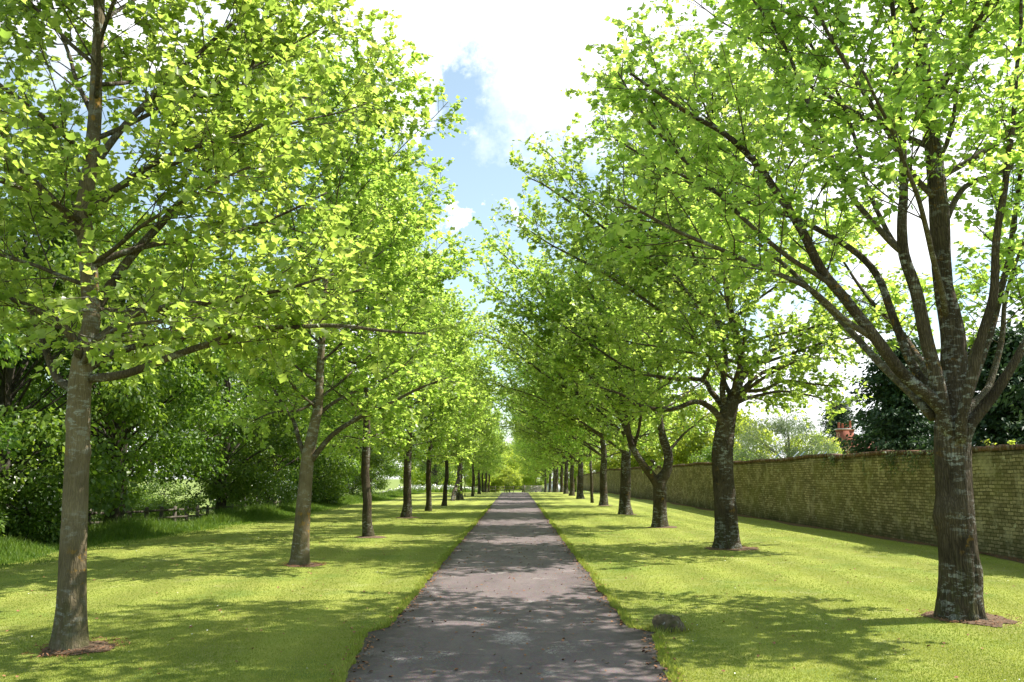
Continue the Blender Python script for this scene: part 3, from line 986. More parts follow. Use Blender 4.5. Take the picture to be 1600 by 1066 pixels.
# ---- generic trees of each row, then copies
def straight(h, r, seed, lean=(0, 0), first=2.8):
    rng = np.random.default_rng(seed)
    out = []
    zs = [0, .5, 1.1, 1.8, first, first + 1, first + 2.2, first + 3.6, h * .8, h * .92, h]
    rs = [r, r * .88, r * .83, r * .8, r * .72, r * .55, r * .42, r * .3, r * .2, r * .1, .01]
    x = y = 0.0
    for z, q in zip(zs, rs):
        out.append((x + lean[0] * z, y + lean[1] * z, z, q))
        x += rng.normal(0, .05)
        y += rng.normal(0, .05)
    return out


def generic(kind, seed, r, label):
    if kind == "R":
        t = straight(12.6, r, seed)
        return make_tree("tulip_tree", (0, 0, 0), label, "tree", AV_R, seed, t,
                         [([(0, 0, 3.6), (-1.6, y0 * .3, 5.0), (-3.6, y0 * .8, 6.6 + dz), (-5.4, y0, 7.9 + dz), (-6.9, y0 * 1.1, 8.6 + dz)], .07, .012) for y0, dz in ((-1.2, -.4), (.4, .4), (1.8, 0))]
                         + [([(0, 0, 2.8), (-1.8, y0 * .5, 4.0), (-4.0, y0, 5.2), (-6.3, y0 * 1.1, 5.9)], .06, .012) for y0 in (-.9, 1.1)], Env((-.9, 0, 7.2), (6.1, 5.0, 5.6), 2.5),
                         dict(z0=2.6, z1=12.2, n=50, lmax=7.4, a0=74, a1=25, trop=.05), leaf_size=.12, sides=18, flare=.3, l2_step=.23, tw_step=.15, lf_step=.056, l2_len=.58, tstep=.12)
    t = straight(10.2, r, seed)
    return make_tree("tulip_tree", (0, 0, 0), label, "tree", AV_L, seed, t, [], Env((.2, 0, 6.5), (3.2, 3.6, 4.7), 2.3),
                     dict(z0=2.5, z1=9.9, n=44, a0=76, a1=25, trop=.04), leaf_size=.12, sides=18, flare=.3, l2_step=.21, tw_step=.135, lf_step=.046, l2_len=.56, tstep=.12)


gR = [generic("R", 31, .29, "x"), generic("R", 32, .25, "x")]
gL = [generic("L", 41, .15, "x"), generic("L", 42, .2, "x")]


def put(proto, used, x, y, rz, sc, label):
    loc = (x, y, H(x, y))
    if not used[0]:
        used[0] = True
        o = proto
        o.location, o.rotation_euler, o.scale = loc, (0, 0, rz), sc
    else:
        o = copy_thing(proto, loc, rz, sc)
    o["label"] = label
    return o


uR, uL = [[False], [False]], [[False], [False]]
right_rows = [
    (4.98, 38.0, 0, .0, (1, 1, 1), "fourth tree of the right row, thick straight trunk just beyond the V forked tree"),
    (5.1, 48.6, 1, .3, (1, 1, 1.0), "fifth tree of the right row, straight trunk before the thin young tree"),
    (4.95, 64.0, 0, .3, (.93, 1, .95), "stout tree of the right row just beyond the thin young tree"),
    (4.9, 73.0, 1, -.3, (.9, 1, 1), "tree of the right row with the second trunk beyond the thin young tree"),
    (4.95, 82.0, 0, -.2, (.82, .95, 1), "tree of the right row with the third trunk beyond the thin young tree"),
    (5.0, 91.0, 1, .2, (.8, 1, 1), "tree of the right row with the fourth trunk beyond the thin young tree"),
    (4.9, 100.0, 0, -.4, (.78, 1, 1), "tree of the right row at the crest, fifth trunk beyond the thin young tree"),
    (5.0, 109.0, 1, .3, (.76, 1, .95), "tree of the right row over the crest, third trunk from the far gate"),
    (5.0, 122.0, 0, .1, (.76, 1, 1), "tree of the right row over the crest, second trunk from the far gate"),
    (4.9, 138.0, 1, -.2, (.9, .9, .9), "last tree of the right row, its dark trunk beside the far gate"),
]
for x, y, v, rz, sc, lb in right_rows: put(gR[v], uR[v], x, y, rz, sc, lb)
left_rows = [
    (-4.05, 23.9, 0, .4, (1, 1, 1), "third tree of the left row, thin straight trunk"),
    (-4.4, 34.6, 1, 1.0, (1, 1, 1), "fourth tree of the left row, thicker trunk with branches forking at its top"),
    (-4.25, 42.0, 0, 2.1, (1.05, 1, 1), "fifth tree of the left row, slender trunk next beyond the thick fourth trunk"),
    (-4.05, 48.6, 0, 3.9, (.95, .95, .95), "sixth tree of the left row, slender trunk before the twin stemmed tree"),
    (-3.55, 71.0, 0, 5.0, (.8, .8, .85), "young crooked tree of the left row, first beyond the twin stemmed tree"),
    (-3.5, 82.0, 1, .5, (.8, .8, .85), "young tree of the left row, second beyond the twin stemmed tree"),
    (-3.5, 92.0, 0, 1.5, (.8, .8, .82), "young tree of the left row, third beyond the twin stemmed tree"),
    (-3.6, 103.0, 1, 2.5, (.85, .85, .85), "young tree of the left row, fourth beyond the twin stemmed tree"),
    (-3.7, 116.0, 0, 3.5, (.9, .9, .9), "young tree of the left row, last before the far fence"),
]
for x, y, v, rz, sc, lb in left_rows: put(gL[v], uL[v], x, y, rz, sc, lb)

# thin young tree in the right row
bY = (4.95, 54.0, H(4.95, 54))
make_tree("tulip_tree", bY, "thin young tree of the right row with a pole-like trunk", "tree", AV_R, 51, straight(7.5, .11, 51), [],
          Env((0, 0, 5.0), (2.4, 2.4, 2.9), 2.6), dict(z0=2.8, z1=7.2, n=18, a0=65, a1=25), leaf_size=.17, sides=12, flare=.1, l2_step=.23, tw_step=.16, lf_step=.055, tstep=.15)
# twin stemmed tree in the left row
bT = (-3.95, 61.0, H(-3.95, 61))
t = straight(10.2, .25, 52)
make_tree("tulip_tree", bT, "twin stemmed tree of the left row, a leaning stem joining its thick trunk", "tree", AV_L, 52, t,
          [([(-.36, -2.4, -.1), (-.30, -1.7, .45), (-.18, -.8, 1.1), (-.03, -.15, 1.7), (0, 0, 2.1)], .17, .13)],
          Env((.1, 0, 6.3), (3.2, 3.6, 4.6), 2.4), dict(z0=2.8, z1=9.8, n=32, a0=74, a1=25), leaf_size=.15, limb_parts=True, sides=14, flare=.3, l2_step=.22, tw_step=.15, lf_step=.053, l2_len=.56, tstep=.15)

for i, (x, y, r) in enumerate(((5.38, 10.3, .47), (-4.36, 8.65, .35), (-4.05, 16.3, .42), (5.12, 20.3, .58), (4.88, 28.3, .5), (4.98, 38, .5), (-4.05, 23.9, .42), (-4.4, 34.6, .5), (5.1, 48.6, .5))):
    soil_patch(x + .08, y, r, i + 1)


# ------------------------------------------------------------------ wood on the left, garden trees on the right
def crown_tree(name, label, cat, group, seed, h, rx, r, zc, leafs, leaf_size, kind, lmat, bark, skirt=.4, clumps=70, per=220, cr=.9, squash=.6, first=1.4, up=.7):
    """broad tree: trunk, rising limbs and a crown of leaf clumps held on the limb ends"""
    rng = np.random.default_rng(seed)
    root = empty(name, (0, 0, 0))
    tag(root, label, cat, group)
    tp = [(0, 0, 0, r), (.05, .02, .6, r * .85), (.03, -.05, first, r * .8), (-.05, .05, h * .4, r * .6), (.1, 0, h * .65, r * .35), (0, 0, h * .9, .02)]
    link("trunk", trunk_mesh("trunk", [p[:3] for p in tp], [p[3] for p in tp], 14, .2, .08, seed * 1.7, .5), M[bark], root)
    wood = MB()
    P, D, T = [], [], []
    rz = (h - skirt) / 2
    zm = skirt + rz
    for c in range(clumps):
        u = norm(rng.normal(0, 1, 3))
        rad = rng.uniform(.45, 1.0) ** .5
        wob = 1 + .28 * noise.noise(Vector(tuple(u * 1.7 + seed)))
        cc = np.array([u[0] * rx * rad * wob, u[1] * rx * rad * wob, zm + u[2] * rz * rad * wob])
        cc[2] = max(skirt + .2, cc[2])
        z0 = min(h * .85, max(first, cc[2] * .55))
        a = np.array([0, 0, z0])
        mid = (a + cc) / 2 + np.array([0, 0, .25]) + rng.normal(0, .15, 3)
        p, r_ = resample([a, mid, cc], (.012 + r * .09, .012 + r * .05, .009), .3)
        if rng.random() < .4: wood.tube(p, r_, 5, False)
        n = int(per * rng.uniform(.6, 1.3))
        q = rng.normal(0, 1, (n, 3))
        q /= np.linalg.norm(q, axis=1)[:, None]
        rr = cr * rng.uniform(.7, 1.25)
        q = q * (rng.uniform(0, 1, n) ** .45)[:, None] * rr
        q[:, 2] *= squash
        q[:, 2] -= .12 * (q[:, 0] ** 2 + q[:, 1] ** 2)
        P.append(cc + q)
        D.append(q / rr + rng.normal(0, .5, (n, 3)) + np.array([0, 0, -.35]))
        T.append(np.full(n, rng.normal(0, .1)))
    wood.build("branches", M[bark], root)
    P, D, T = np.concatenate(P), np.concatenate(D), np.concatenate(T)
    ok = P[:, 2] > .05
    link("crown", leaves_mesh("crown", P[ok], D[ok], leaf_size, rng, kind, up, .6, T[ok]), M[lmat], root)
    return root


WOODG = "dark leafy trees of the wood on the left"
woods = [crown_tree("wood_tree", "x", "tree", WOODG, 61, 11.5, 4.4, .3, 4, 0, .17, "oval", "wood_leaf", "dark_bark", .7, 150, 250, .95),
         crown_tree("wood_tree", "x", "tree", WOODG, 62, 12.5, 4.8, .38, 4, 0, .17, "oval", "wood_leaf", "dark_bark", 1.5, 150, 240, 1.0),
         crown_tree("wood_tree", "x", "tree", WOODG, 63, 10.5, 4.0, .25, 4, 0, .17, "oval", "wood_leaf", "dark_bark", .9, 135, 250, .9)]
uW = [[False], [False], [False]]
wl = [
    (-14.2, 16.5, 0, 0, .9, "dark wood tree at the far left, its leaves hanging almost to the rough grass"),
    (-13.4, 22.0, 2, 1, 1.0, "wood tree directly behind the nearest left avenue trunk"),
    (-13.2, 28.0, 1, 2, .95, "wood tree with a broad black trunk showing just right of the nearest left trunk"),
    (-11.9, 34.5, 0, 3.3, .8, "brightly lit wood tree with a slim trunk standing before the rail fence"),
    (-13.0, 45.0, 1, 4, .85, "wood tree standing by the rail fence behind the white flowering bush"),
    (-13.0, 52.0, 2, 5, .9, "wood tree seen right of the second left avenue trunk"),
    (-13.6, 62.0, 0, 6, .95, "wood tree behind the third left avenue trunk"),
    (-12.8, 74.0, 1, 1.4, .85, "wood tree behind the thick fourth left avenue trunk"),
    (-15.5, 90.0, 2, 2.4, 1.0, "wood tree far down the left behind the fifth avenue trunk"),
    (-21.5, 21.0, 1, 3.1, 1.1, "tall wood tree in the second rank at the far left"),
    (-22.5, 30.0, 0, 4.1, 1.1, "tall wood tree in the second rank above the rail fence"),
    (-24.0, 41.0, 1, 5.1, 1.1, "tall wood tree in the second rank beyond the rail fence"),
    (-27.0, 56.0, 0, .4, 1.15, "tall wood tree in the second rank behind the second left avenue trunk"),
    (-26.0, 74.0, 1, 1.9, 1.15, "tall wood tree in the second rank behind the third left avenue trunk"),
    (-24.0, 112.0, 0, 2.2, 1.2, "far wood tree at the left behind the pale meadow"),
    (-13.0, 138.0, 1, 1.2, 1.0, "far dark wood tree just left of the far rail fence"),
]
for x, y, v, rz, s, lb in wl: put(woods[v], uW[v], x, y, rz, (s, s, s), lb)

PALEG = "pale green trees closing the end of the drive"
pales = [crown_tree("broadleaf_tree", "x", "tree", PALEG, 71, 10, 4.6, .25, 5, 0, .24, "simple", "pale_leaf", "branch", .5, 110, 170, 1.15),
         crown_tree("broadleaf_tree", "x", "tree", PALEG, 72, 8, 4.0, .2, 4, 0, .24, "simple", "pale_leaf", "branch", .4, 90, 170, 1.05)]
uP = [[False], [False]]
pl = [
    (-8.0, 178, 0, 0, 1.15, "pale green tree at the left end of the far rail fence"),
    (-4.5, 215, 1, 1, 1.5, "pale yellow-green tree straight beyond the end of the drive"),
    (4.4, 181, 0, 2, .75, "pale tree with a visible trunk right behind the far gate"),
    (13.0, 185, 0, 3, 1.2, "pale tree behind the small grey shed"),
    (-17.0, 165, 1, 4, 1.3, "pale tree beyond the far meadow on the left"),
    (-1.2, 176, 1, 2.2, .62, "low pale tree at the very end of the drive"),
    (-4.6, 181, 0, 4.4, .6, "low pale tree just left of the end of the drive"),
    (1.6, 190, 1, 5.2, .75, "pale tree just right of the end of the drive"),
    (3.0, 225, 0, 5, 1.4, "tallest pale tree in the far background over the gate"),
    (-9.0, 235, 1, 5.5, 1.7, "pale tree in the far background over the drive"),
    (14.5, 108, 1, .7, 1.0, "pale tree leaning over the far end of the brick wall"),
    (14.6, 84, 0, 1.9, .85, "pale green garden tree behind the wall between the far right trunks"),
    (15.5, 66, 1, 2.9, 1.0, "pale green garden tree behind the wall right of the V forked tree"),
]
for x, y, v, rz, s, lb in pl: put(pales[v], uP[v], x, y, rz, (s, s, s), lb)

# garden side
o = crown_tree("willow_bush", "grey-green willowy tree behind the wall right of the second right trunk", "tree", None, 81, 5.6, 3.0, .16, 3, 0, .15, "narrow", "willow_leaf", "branch", .8, 90, 260, .8)
o.location = (16.6, 51, 0)
o = crown_tree("garden_tree", "yellow-green round tree behind the wall beside the red chimney", "tree", None, 82, 5.2, 2.0, .14, 3, 0, .13, "oval", "pale_leaf", "branch", .8, 60, 230, .7)
o.location, o.scale = (18.3, 52, 0), (.9, .9, .9)
o = crown_tree("garden_shrub", "dark green shrub behind the wall left of the second right trunk", "shrub", None, 83, 3.9, 2.2, .12, 2, 0, .13, "oval", "wood_leaf", "dark_bark", .5, 50, 230, .7)
o.location = (13.6, 56, 0)


def conifer(name, label, group, seed, h, rb, z0=.4, dens=1.0, lmat="conifer"):
    rng = np.random.default_rng(seed)
    root = empty(name, (0, 0, 0))
    tag(root, label, "tree", group)
    link("trunk", trunk_mesh("trunk", [(0, 0, 0), (0, 0, h * .5), (.05, 0, h)], [.3, .18, .02], 10, .4, .06, seed, .4), M["dark_bark"], root)
    wood = MB()
    P, D = [], []
    nb = int(95 * dens)
    for i in range(nb):
        z = z0 + (h - z0) * (i / nb) ** 1.05
        f = (z - z0) / (h - z0)
        L = rb * (1 - f) ** .75 * rng.uniform(.65, 1.1) + .35
        az = i * 2.4 + rng.normal(0, .3)
        d = np.array([math.cos(az), math.sin(az), .35 - .2 * (1 - f)])
        p = grow(rng, np.array([0, 0, z]), d, L, 7, .06, -.16)
        wood.tube(p, np.linspace(.035, .008, len(p)), 4, False)
        for j in range(1, len(p)):
            n = int(34 * (.4 + j / len(p)))
            t = p[j] - p[j - 1]
            w = .16 + .42 * (1 - abs(j / len(p) - .6))
            q = p[j] - t * rng.uniform(0, 1, (n, 1)) + rng.normal(0, 1, (n, 3)) * np.array([w, w, .16])
            P.append(q)
            D.append(norm(t) + rng.normal(0, .45, (n, 3)) + np.array([0, 0, -.55]))
    wood.build("branches", M["dark_bark"], root)
    P, D = np.concatenate(P), np.concatenate(D)
    link("crown", leaves_mesh("crown", P, D, .34, rng, "spray", .6, .5), M[lmat], root)
    return root


CONG = "dark conifers behind the wall"
c0 = conifer("conifer_tree", "tall dark conifer behind the wall right of the biggest trunk", CONG, 91, 11.5, 4.2)
c0.location, c0.scale = (14.9, 25.2, 0), (.72, .72, .52)
c1 = copy_thing(c0, (13.7, 29.5, 0), 2.0, (.6, .6, .56))
c1["label"] = "dark conifer behind the wall just left of the biggest trunk"
c2 = copy_thing(c0, (17.7, 38, 0), 4.0, (.42, .42, .56))
c2["label"] = "smaller brownish conifer behind the wall nearest the red chimney"
c3 = copy_thing(c0, (20.5, 33, 0), 1.0, (.9, .9, .48))
c3["label"] = "dark conifer rising in the second rank behind the wall at the right edge"
c6 = copy_thing(c0, (14.7, 20.6, 0), 1.5, (.66, .66, .72))
c6["label"] = "dark conifer close behind the wall beside the right picture edge"
c7 = copy_thing(c0, (14.5, 16.6, 0), 2.6, (.62, .62, .68))
c7["label"] = "nearest dark conifer behind the wall, beyond the right picture edge"
c4 = copy_thing(c0, (41.8, 108, 0), 1.0, (1.0, 1.0, .95))
c4["label"] = "distant conifer beyond the red chimney"
c5 = copy_thing(c0, (44.6, 104, 0), 3.0, (.8, .8, .72))
c5["label"] = "low distant conifer just right of the red chimney"


# ------------------------------------------------------------------ wall
def brick_wall():
    root = empty("brick_wall", (0, 0, 0))
    tag(root, "long old yellow-brown brick garden wall with a red brick coping", "wall")
    y0, y1 = -8.0, 128.0
    yy = np.concatenate([np.arange(y0, 50, .25), np.arange(50, y1 + .1, 1.0)])
    zz = np.linspace(-.25, 1, 14)
    front = np.empty((len(yy), len(zz), 3))
    top = lambda y: 2.24 + .03 * math.sin(y * .31) + .02 * math.sin(y * 1.1 + 1) + (.05 if y > 27 else 0.0) + H(9.5, y) * (1 if y > 88 else 0)
    for i, y in enumerate(yy):
        for j, t in enumerate(zz):
            z = t * top(y) if t > 0 else t
            b = .02 * noise.noise(Vector((y * .5, z * .9, 1))) + .012 * noise.noise(Vector((y * 2.3, z * 2.5, 4)))
            front[i, j] = (WALLX(y) + b, y, z)
    back = np.array([[(WALLX(y) + .34, y, -.25 * 0 - .25), (WALLX(y) + .34, y, top(y))] for y in yy])
    n, m = len(yy), len(zz)
    i = np.arange(n - 1)[:, None]
    j = np.arange(m - 1)[None]
    q = np.stack([i * m + j, i * m + j + 1, (i + 1) * m + j + 1, (i + 1) * m + j], -1).reshape(-1, 4)
    o = n * m
    i = np.arange(n - 1)
    qb = np.stack([o + i * 2, o + i * 2 + 2, o + i * 2 + 3, o + i * 2 + 1], -1)
    qt = np.stack([i * m + m - 1, o + i * 2 + 1, o + i * 2 + 3, (i + 1) * m + m - 1], -1)
    end = [[j + (n - 1) * m for j in range(m)] + [o + (n - 1) * 2 + 1, o + (n - 1) * 2]]
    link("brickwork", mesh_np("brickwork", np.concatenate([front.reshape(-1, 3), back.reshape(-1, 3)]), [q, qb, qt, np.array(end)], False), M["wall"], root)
    mb = MB()
    rng = np.random.default_rng(5)
    y = y0
    while y < y1:
        w = rng.uniform(.066, .082)
        x = WALLX(y)
        z = top(y) + .003
        h = .095 + rng.normal(0, .009)
        if rng.random() < .03: h -= .05
        a, b = -.045 + rng.normal(0, .008), .36 + rng.normal(0, .01)
        mb.box(x + a, x + b, y, y + w - .009, z - .0, z + h, rng.uniform(0, 1))
        y += w
    mb.build("coping", M["coping"], root)
    bm = MB()
    for z, ov in ((1, .02),):
        pass
    return root, top


wall, wall_top = brick_wall()


# plants on the wall
def wall_creeper(name, label, pts, seed, n, spread, size, hang, mat="wood_leaf"):
    rng = np.random.default_rng(seed)
    y0, z0 = pts
    x0 = WALLX(y0)
    root = empty(name, (x0, y0, z0))
    tag(root, label, "plant")
    P, D = [], []
    for i in range(max(5, n // 26)):
        yy = rng.normal(0, spread)
        ln = rng.uniform(.35, 1.0) * hang
        pp = [np.array([-.01, yy, .03])]
        for s in range(6):
            pp.append(pp[-1] + np.array([-.012 * rng.random() + (.006), rng.normal(0, .05), -ln / 6]))
        pp = np.array(pp)
        pp[:, 0] = -.05 - .02 * rng.random(len(pp))
        st = MB()
        st.tube(pp, np.linspace(.006, .003, len(pp)), 4, False)
        st.build("stem", M["branch"], root)
        kk = 26
        t = rng.uniform(0, len(pp) - 1.01, kk)
        i0 = t.astype(int)
        q = pp[i0] + (pp[i0 + 1] - pp[i0]) * (t - i0)[:, None] + rng.normal(0, .05, (kk, 3)) * np.array([.5, 1, 1])
        q[:, 0] = np.minimum(q[:, 0], -.045)
        P.append(q)
        D.append(rng.normal(0, .5, (kk, 3)) + np.array([-.5, 0, -.5]))
    link("leaves", leaves_mesh("leaves", np.concatenate(P), np.concatenate(D), size, rng, "oval", .3, .6), M[mat], root)


wall_creeper("wall_creeper", "leafy creeper hanging from the wall top left of the biggest trunk", (22.5, 2.3), 1, 420, .75, .06, .75, "willow_leaf")
wall_creeper("wall_creeper", "small creeper on the wall close against the biggest trunk", (20.4, 2.3), 2, 260, .4, .06, .9, "willow_leaf")
wall_creeper("wall_creeper", "sparse creeper on the wall midway to the second right trunk", (26.5, 2.3), 3, 170, .5, .055, .5, "willow_leaf")


def weed(label, y, seed, n=34, hh=.22, sp=.12):
    rng = np.random.default_rng(seed)
    root = empty("wall_weed", (WALLX(y) + .1, y, wall_top(y) + .08))
    tag(root, label, "plant", "weeds growing on the wall top")
    P, D = [], []
    for i in range(7):
        e = np.array([rng.normal(0, .05), rng.normal(0, sp), rng.uniform(.4, 1) * hh])
        st = MB()
        st.tube(np.array([(0, rng.normal(0, sp * .5), -.02), e * .5 + (0, 0, .02), e]), (.004, .003, .002), 4, False)
        st.build("stem", M["branch"], root)
        kk = n // 7
        P.append(e * rng.uniform(.3, 1, (kk, 1)) + rng.normal(0, .02, (kk, 3)))
        D.append(rng.normal(0, .6, (kk, 3)) + np.array([0, 0, .4]))
    link("leaves", leaves_mesh("leaves", np.concatenate(P), np.concatenate(D), .06, rng, "oval", .6, .6), M["pale_leaf"], root)


weed("pale weed on the wall top right of the biggest trunk", 18.4, 1)
weed("small weed at the wall top close to the right picture edge", 17.55, 2, 28, .14, .2)
weed("low weed on the wall top just right of the second right trunk", 33.5, 3, 60, .35, .3)


# ------------------------------------------------------------------ house with chimney, greenhouse
def house():
    root = empty("brick_house", (33.0, 83, 0))
    tag(root, "red brick house behind the wall, its chimney stack carrying a row of pots", "house")
    w = MB()
    w.box(-1.5, 9, 0, 8, -.2, 4.2)
    w.add([(-1.5, 0, 4.2), (-1.5, 8, 4.2), (-1.5, 4, 5.3), (9, 0, 4.2), (9, 8, 4.2), (9, 4, 5.3)], [[(0, 2, 1), (3, 4, 5)]])
    w.build("wall", M["red_brick"], root)
    r = MB()
    for s in (-1, 1):
        a = 4 + s * 4.4
        v = []
        for x in (-1.8, 9.3):
            v += [(x, a, 4.08), (x, 4, 5.4), (x, 4, 5.55), (x, a, 4.23)]
        r.add(v, [[(0, 1, 2, 3), (7, 6, 5, 4), (0, 4, 5, 1), (1, 5, 6, 2), (2, 6, 7, 3), (3, 7, 4, 0)]])
    rf = r.build("roof", M["tile"], root)
    c = MB()
    c.box(-.6, .85, 1.2, 2.2, 3.9, 6.2)
    c.box(-.68, .93, 1.12, 2.28, 6.2, 6.32)
    st = c.build("chimney", M["red_brick"], root)
    cb = MB()
    cb.box(-.74, .99, 1.06, 2.34, 6.322, 6.42)
    cb.build("chimney_cap", M["stone_trim"], st)
    for i in range(4):
        p = MB()
        x = -.42 + i * .36
        hh = (.62, .55, .62, .8)[i]
        p.tube([(x, 1.7, 6.42), (x, 1.7, 6.5), (x, 1.7, 6.42 + hh - .08), (x, 1.7, 6.42 + hh - .07), (x, 1.7, 6.42 + hh)], (.14, .13, .10, .13, .13), 12)
        p.build("chimney_pot", M["pot"], st)
    for x in (1.6, 4.6, 7):
        for z in (.9, 2.7):
            f = MB()
            f.box(x - .06, x + 1.06, -.05, -.005, z - .06, z + 1.2)
            fo = f.build("window", M["white_paint"], root)
            g = MB()
            g.box(x + .04, x + .48, -.062, -.052, z + .04, z + 1.1)
            g.box(x + .54, x + .96, -.062, -.052, z + .04, z + 1.1)
            g.build("pane", M["glass"], fo)
    root.rotation_euler = (0, 0, R(-8))


house()


def greenhouse():
    root = empty("greenhouse", (15.6, 45.5, 0))
    tag(root, "greenhouse roof with open blue-white glass vents showing over the wall", "greenhouse")
    b = MB()
    b.box(-1.9, 1.9, -1.4, 1.4, -.1, .8)
    b.build("base_wall", M["red_brick"], root)
    fr = MB()
    for x in np.linspace(-1.9, 1.9, 8):
        for s in (-1, 1):
            fr.bar((x, s * 1.4, .8), (x, s * 1.4, 1.75), .05, .05)
            fr.bar((x, s * 1.4, 1.75), (x, 0, 2.55), .05, .05)
    fr.bar((-1.95, 0, 2.57), (1.95, 0, 2.57), .07, .07)
    fr.build("frame", M["white_paint"], root)
    for s in (-1, 1):
        g = MB()
        g.add([(-1.9, s * 1.38, .8), (1.9, s * 1.38, .8), (1.9, s * 1.38, 1.74), (-1.9, s * 1.38, 1.74), (1.9, 0, 2.53), (-1.9, 0, 2.53)], [[(0, 1, 2, 3), (3, 2, 4, 5)]])
        g.build("glazing", M["glass"], root)
    for i, x in enumerate((-1.55, -.62, -.3, .55, .9, 1.5)):
        v = MB()
        v.add([(x, -.02, 2.64), (x + .3, -.25, 2.98), (x + .42, -.02, 2.98), (x + .12, .2, 2.64),
               (x, -.02, 2.66), (x + .3, -.25, 3.0), (x + .42, -.02, 3.0), (x + .12, .2, 2.66)],
              [[(0, 3, 2, 1), (4, 5, 6, 7), (0, 1, 5, 4), (1, 2, 6, 5), (2, 3, 7, 6), (3, 0, 4, 7)]])
        v.bar((x + .06, .1, 2.58), (x + .06, .1, 2.66), .03, .03)
        v.build("roof_vent", M["white_paint"] if i % 2 else M["glass"], root)


greenhouse()

# ------------------------------------------------------------------ fences, gate, shed, stakes
def rail_fence(label, a, b, n, h, rails, w=.09, group=None):
    a, b = np.array(a, float), np.array(b, float)
    root = empty("rail_fence", (a[0], a[1], H(*a)))
    tag(root, label, "fence", group)
    o = np.array([a[0], a[1], H(*a)])
    P = []
    for i in range(n + 1):
        q = a + (b - a) * i / n
        z = H(*q)
        P.append(np.array([q[0], q[1], z]) - o)
        m = MB()
        m.box(-w / 2, w / 2, -w / 2, w / 2, -.2, h + .06)
        m.add([(-w / 2, -w / 2, h + .06), (w / 2, -w / 2, h + .06), (w / 2, w / 2, h + .06), (-w / 2, w / 2, h + .06), (0, 0, h + .09)], [[(0, 1, 4), (1, 2, 4), (2, 3, 4), (3, 0, 4)]])
        m.build("post", M["timber"], root, loc=tuple(P[-1]))
    d = norm(np.array([b[1] - a[1], -(b[0] - a[0]), 0]))
    for r_ in rails:
        m = MB()
        for i in range(n):
            m.bar(P[i] + d * (w / 2 + .016) + np.array([0, 0, r_]), P[i + 1] + d * (w / 2 + .016) + np.array([0, 0, r_ + random.uniform(-.02, .02)]), .03, .085)
        m.build("rail", M["timber"], root)
    return root


rail_fence("weathered post and rail fence in the shade under the left wood", (-13.6, 24), (-20.4, 78), 26, 1.2, (.45, .8, 1.12), .12)
rail_fence("thin post and rail fence crossing beyond the end of the drive", (-26, 158), (1.35, 160), 16, 1.15, (.55, 1.05), .11)


def gate():
    root = empty("field_gate", (1.65, 160, H(1.65, 160)))
    tag(root, "pale wooden barred field gate standing beyond the end of the drive", "gate")
    for x in (0, 4.0):
        m = MB()
        m.box(x - .1, x + .1, -.1, .1, -.2, 1.4)
        m.build("gate_post", M["timber"], root)
    m = MB()
    for z in (.18, .38, .58, .8, 1.02, 1.22):
        m.bar((.12, 0, z), (3.88, 0, z), .04, .085)
    m.build("bars", M["grey_timber"], root)
    m = MB()
    for x in (.17, 1.4, 2.6, 3.83):
        m.bar((x, -.041, .12), (x, -.041, 1.28), .08, .035)
    m.bar((.2, -.083, .2), (2.6, -.083, 1.2), .04, .08)
    m.build("braces", M["grey_timber"], root)


gate()


def shed():
    root = empty("shed", (7.4, 161, H(7.4, 161)))
    tag(root, "small pale grey shed with a dark roof beside the far gate", "shed")
    m = MB()
    m.box(-1.3, 1.3, -1.2, 1.2, -.1, 1.5)
    m.add([(-1.3, -1.2, 1.5), (1.3, -1.2, 1.5), (0, -1.2, 2.2), (-1.3, 1.2, 1.5), (1.3, 1.2, 1.5), (0, 1.2, 2.2)], [[(0, 1, 2), (3, 5, 4)]])
    m.build("wall", M["shed_wall"], root)
    r = MB()
    for s in (-1, 1):
        v = []
        for y in (-1.35, 1.35):
            v += [(s * 1.5, y, 1.40), (0, y, 2.2), (0, y, 2.28), (s * 1.5, y, 1.48)]
        r.add(v, [[(0, 1, 2, 3), (7, 6, 5, 4), (0, 4, 5, 1), (1, 5, 6, 2), (2, 6, 7, 3), (3, 7, 4, 0)]])
    r.build("roof", M["slate"], root)
    d = MB()
    d.box(-.4, .4, -1.23, -1.203, 0, 1.4)
    d.build("door", M["slate"], root)


shed()


def stake(x, y, h, label):
    root = empty("tree_stake", (x, y, H(x, y)))
    tag(root, label, "stake", "stakes by the young trees")
    m = MB()
    m.tube([(0, 0, -.2), (0, 0, h - .06), (0, 0, h)], (.04, .04, .015), 8)
    m.build("post", M["timber"], root)
    c = MB()
    c.tube([(-.045, 0, h - .25), (.05, .02, h - .22), (.3, .05, h - .18)], .018, 6)
    c.build("tie", M["slate"], root)


stake(-4.15, 70.2, 1.7, "thin stake standing between the twin stemmed tree and the young crooked tree")
stake(-3.95, 82.5, 1.8, "thin stake beside the second young tree of the left row")
stake(-4.0, 92.4, 1.8, "thin stake beside the third young tree of the left row")


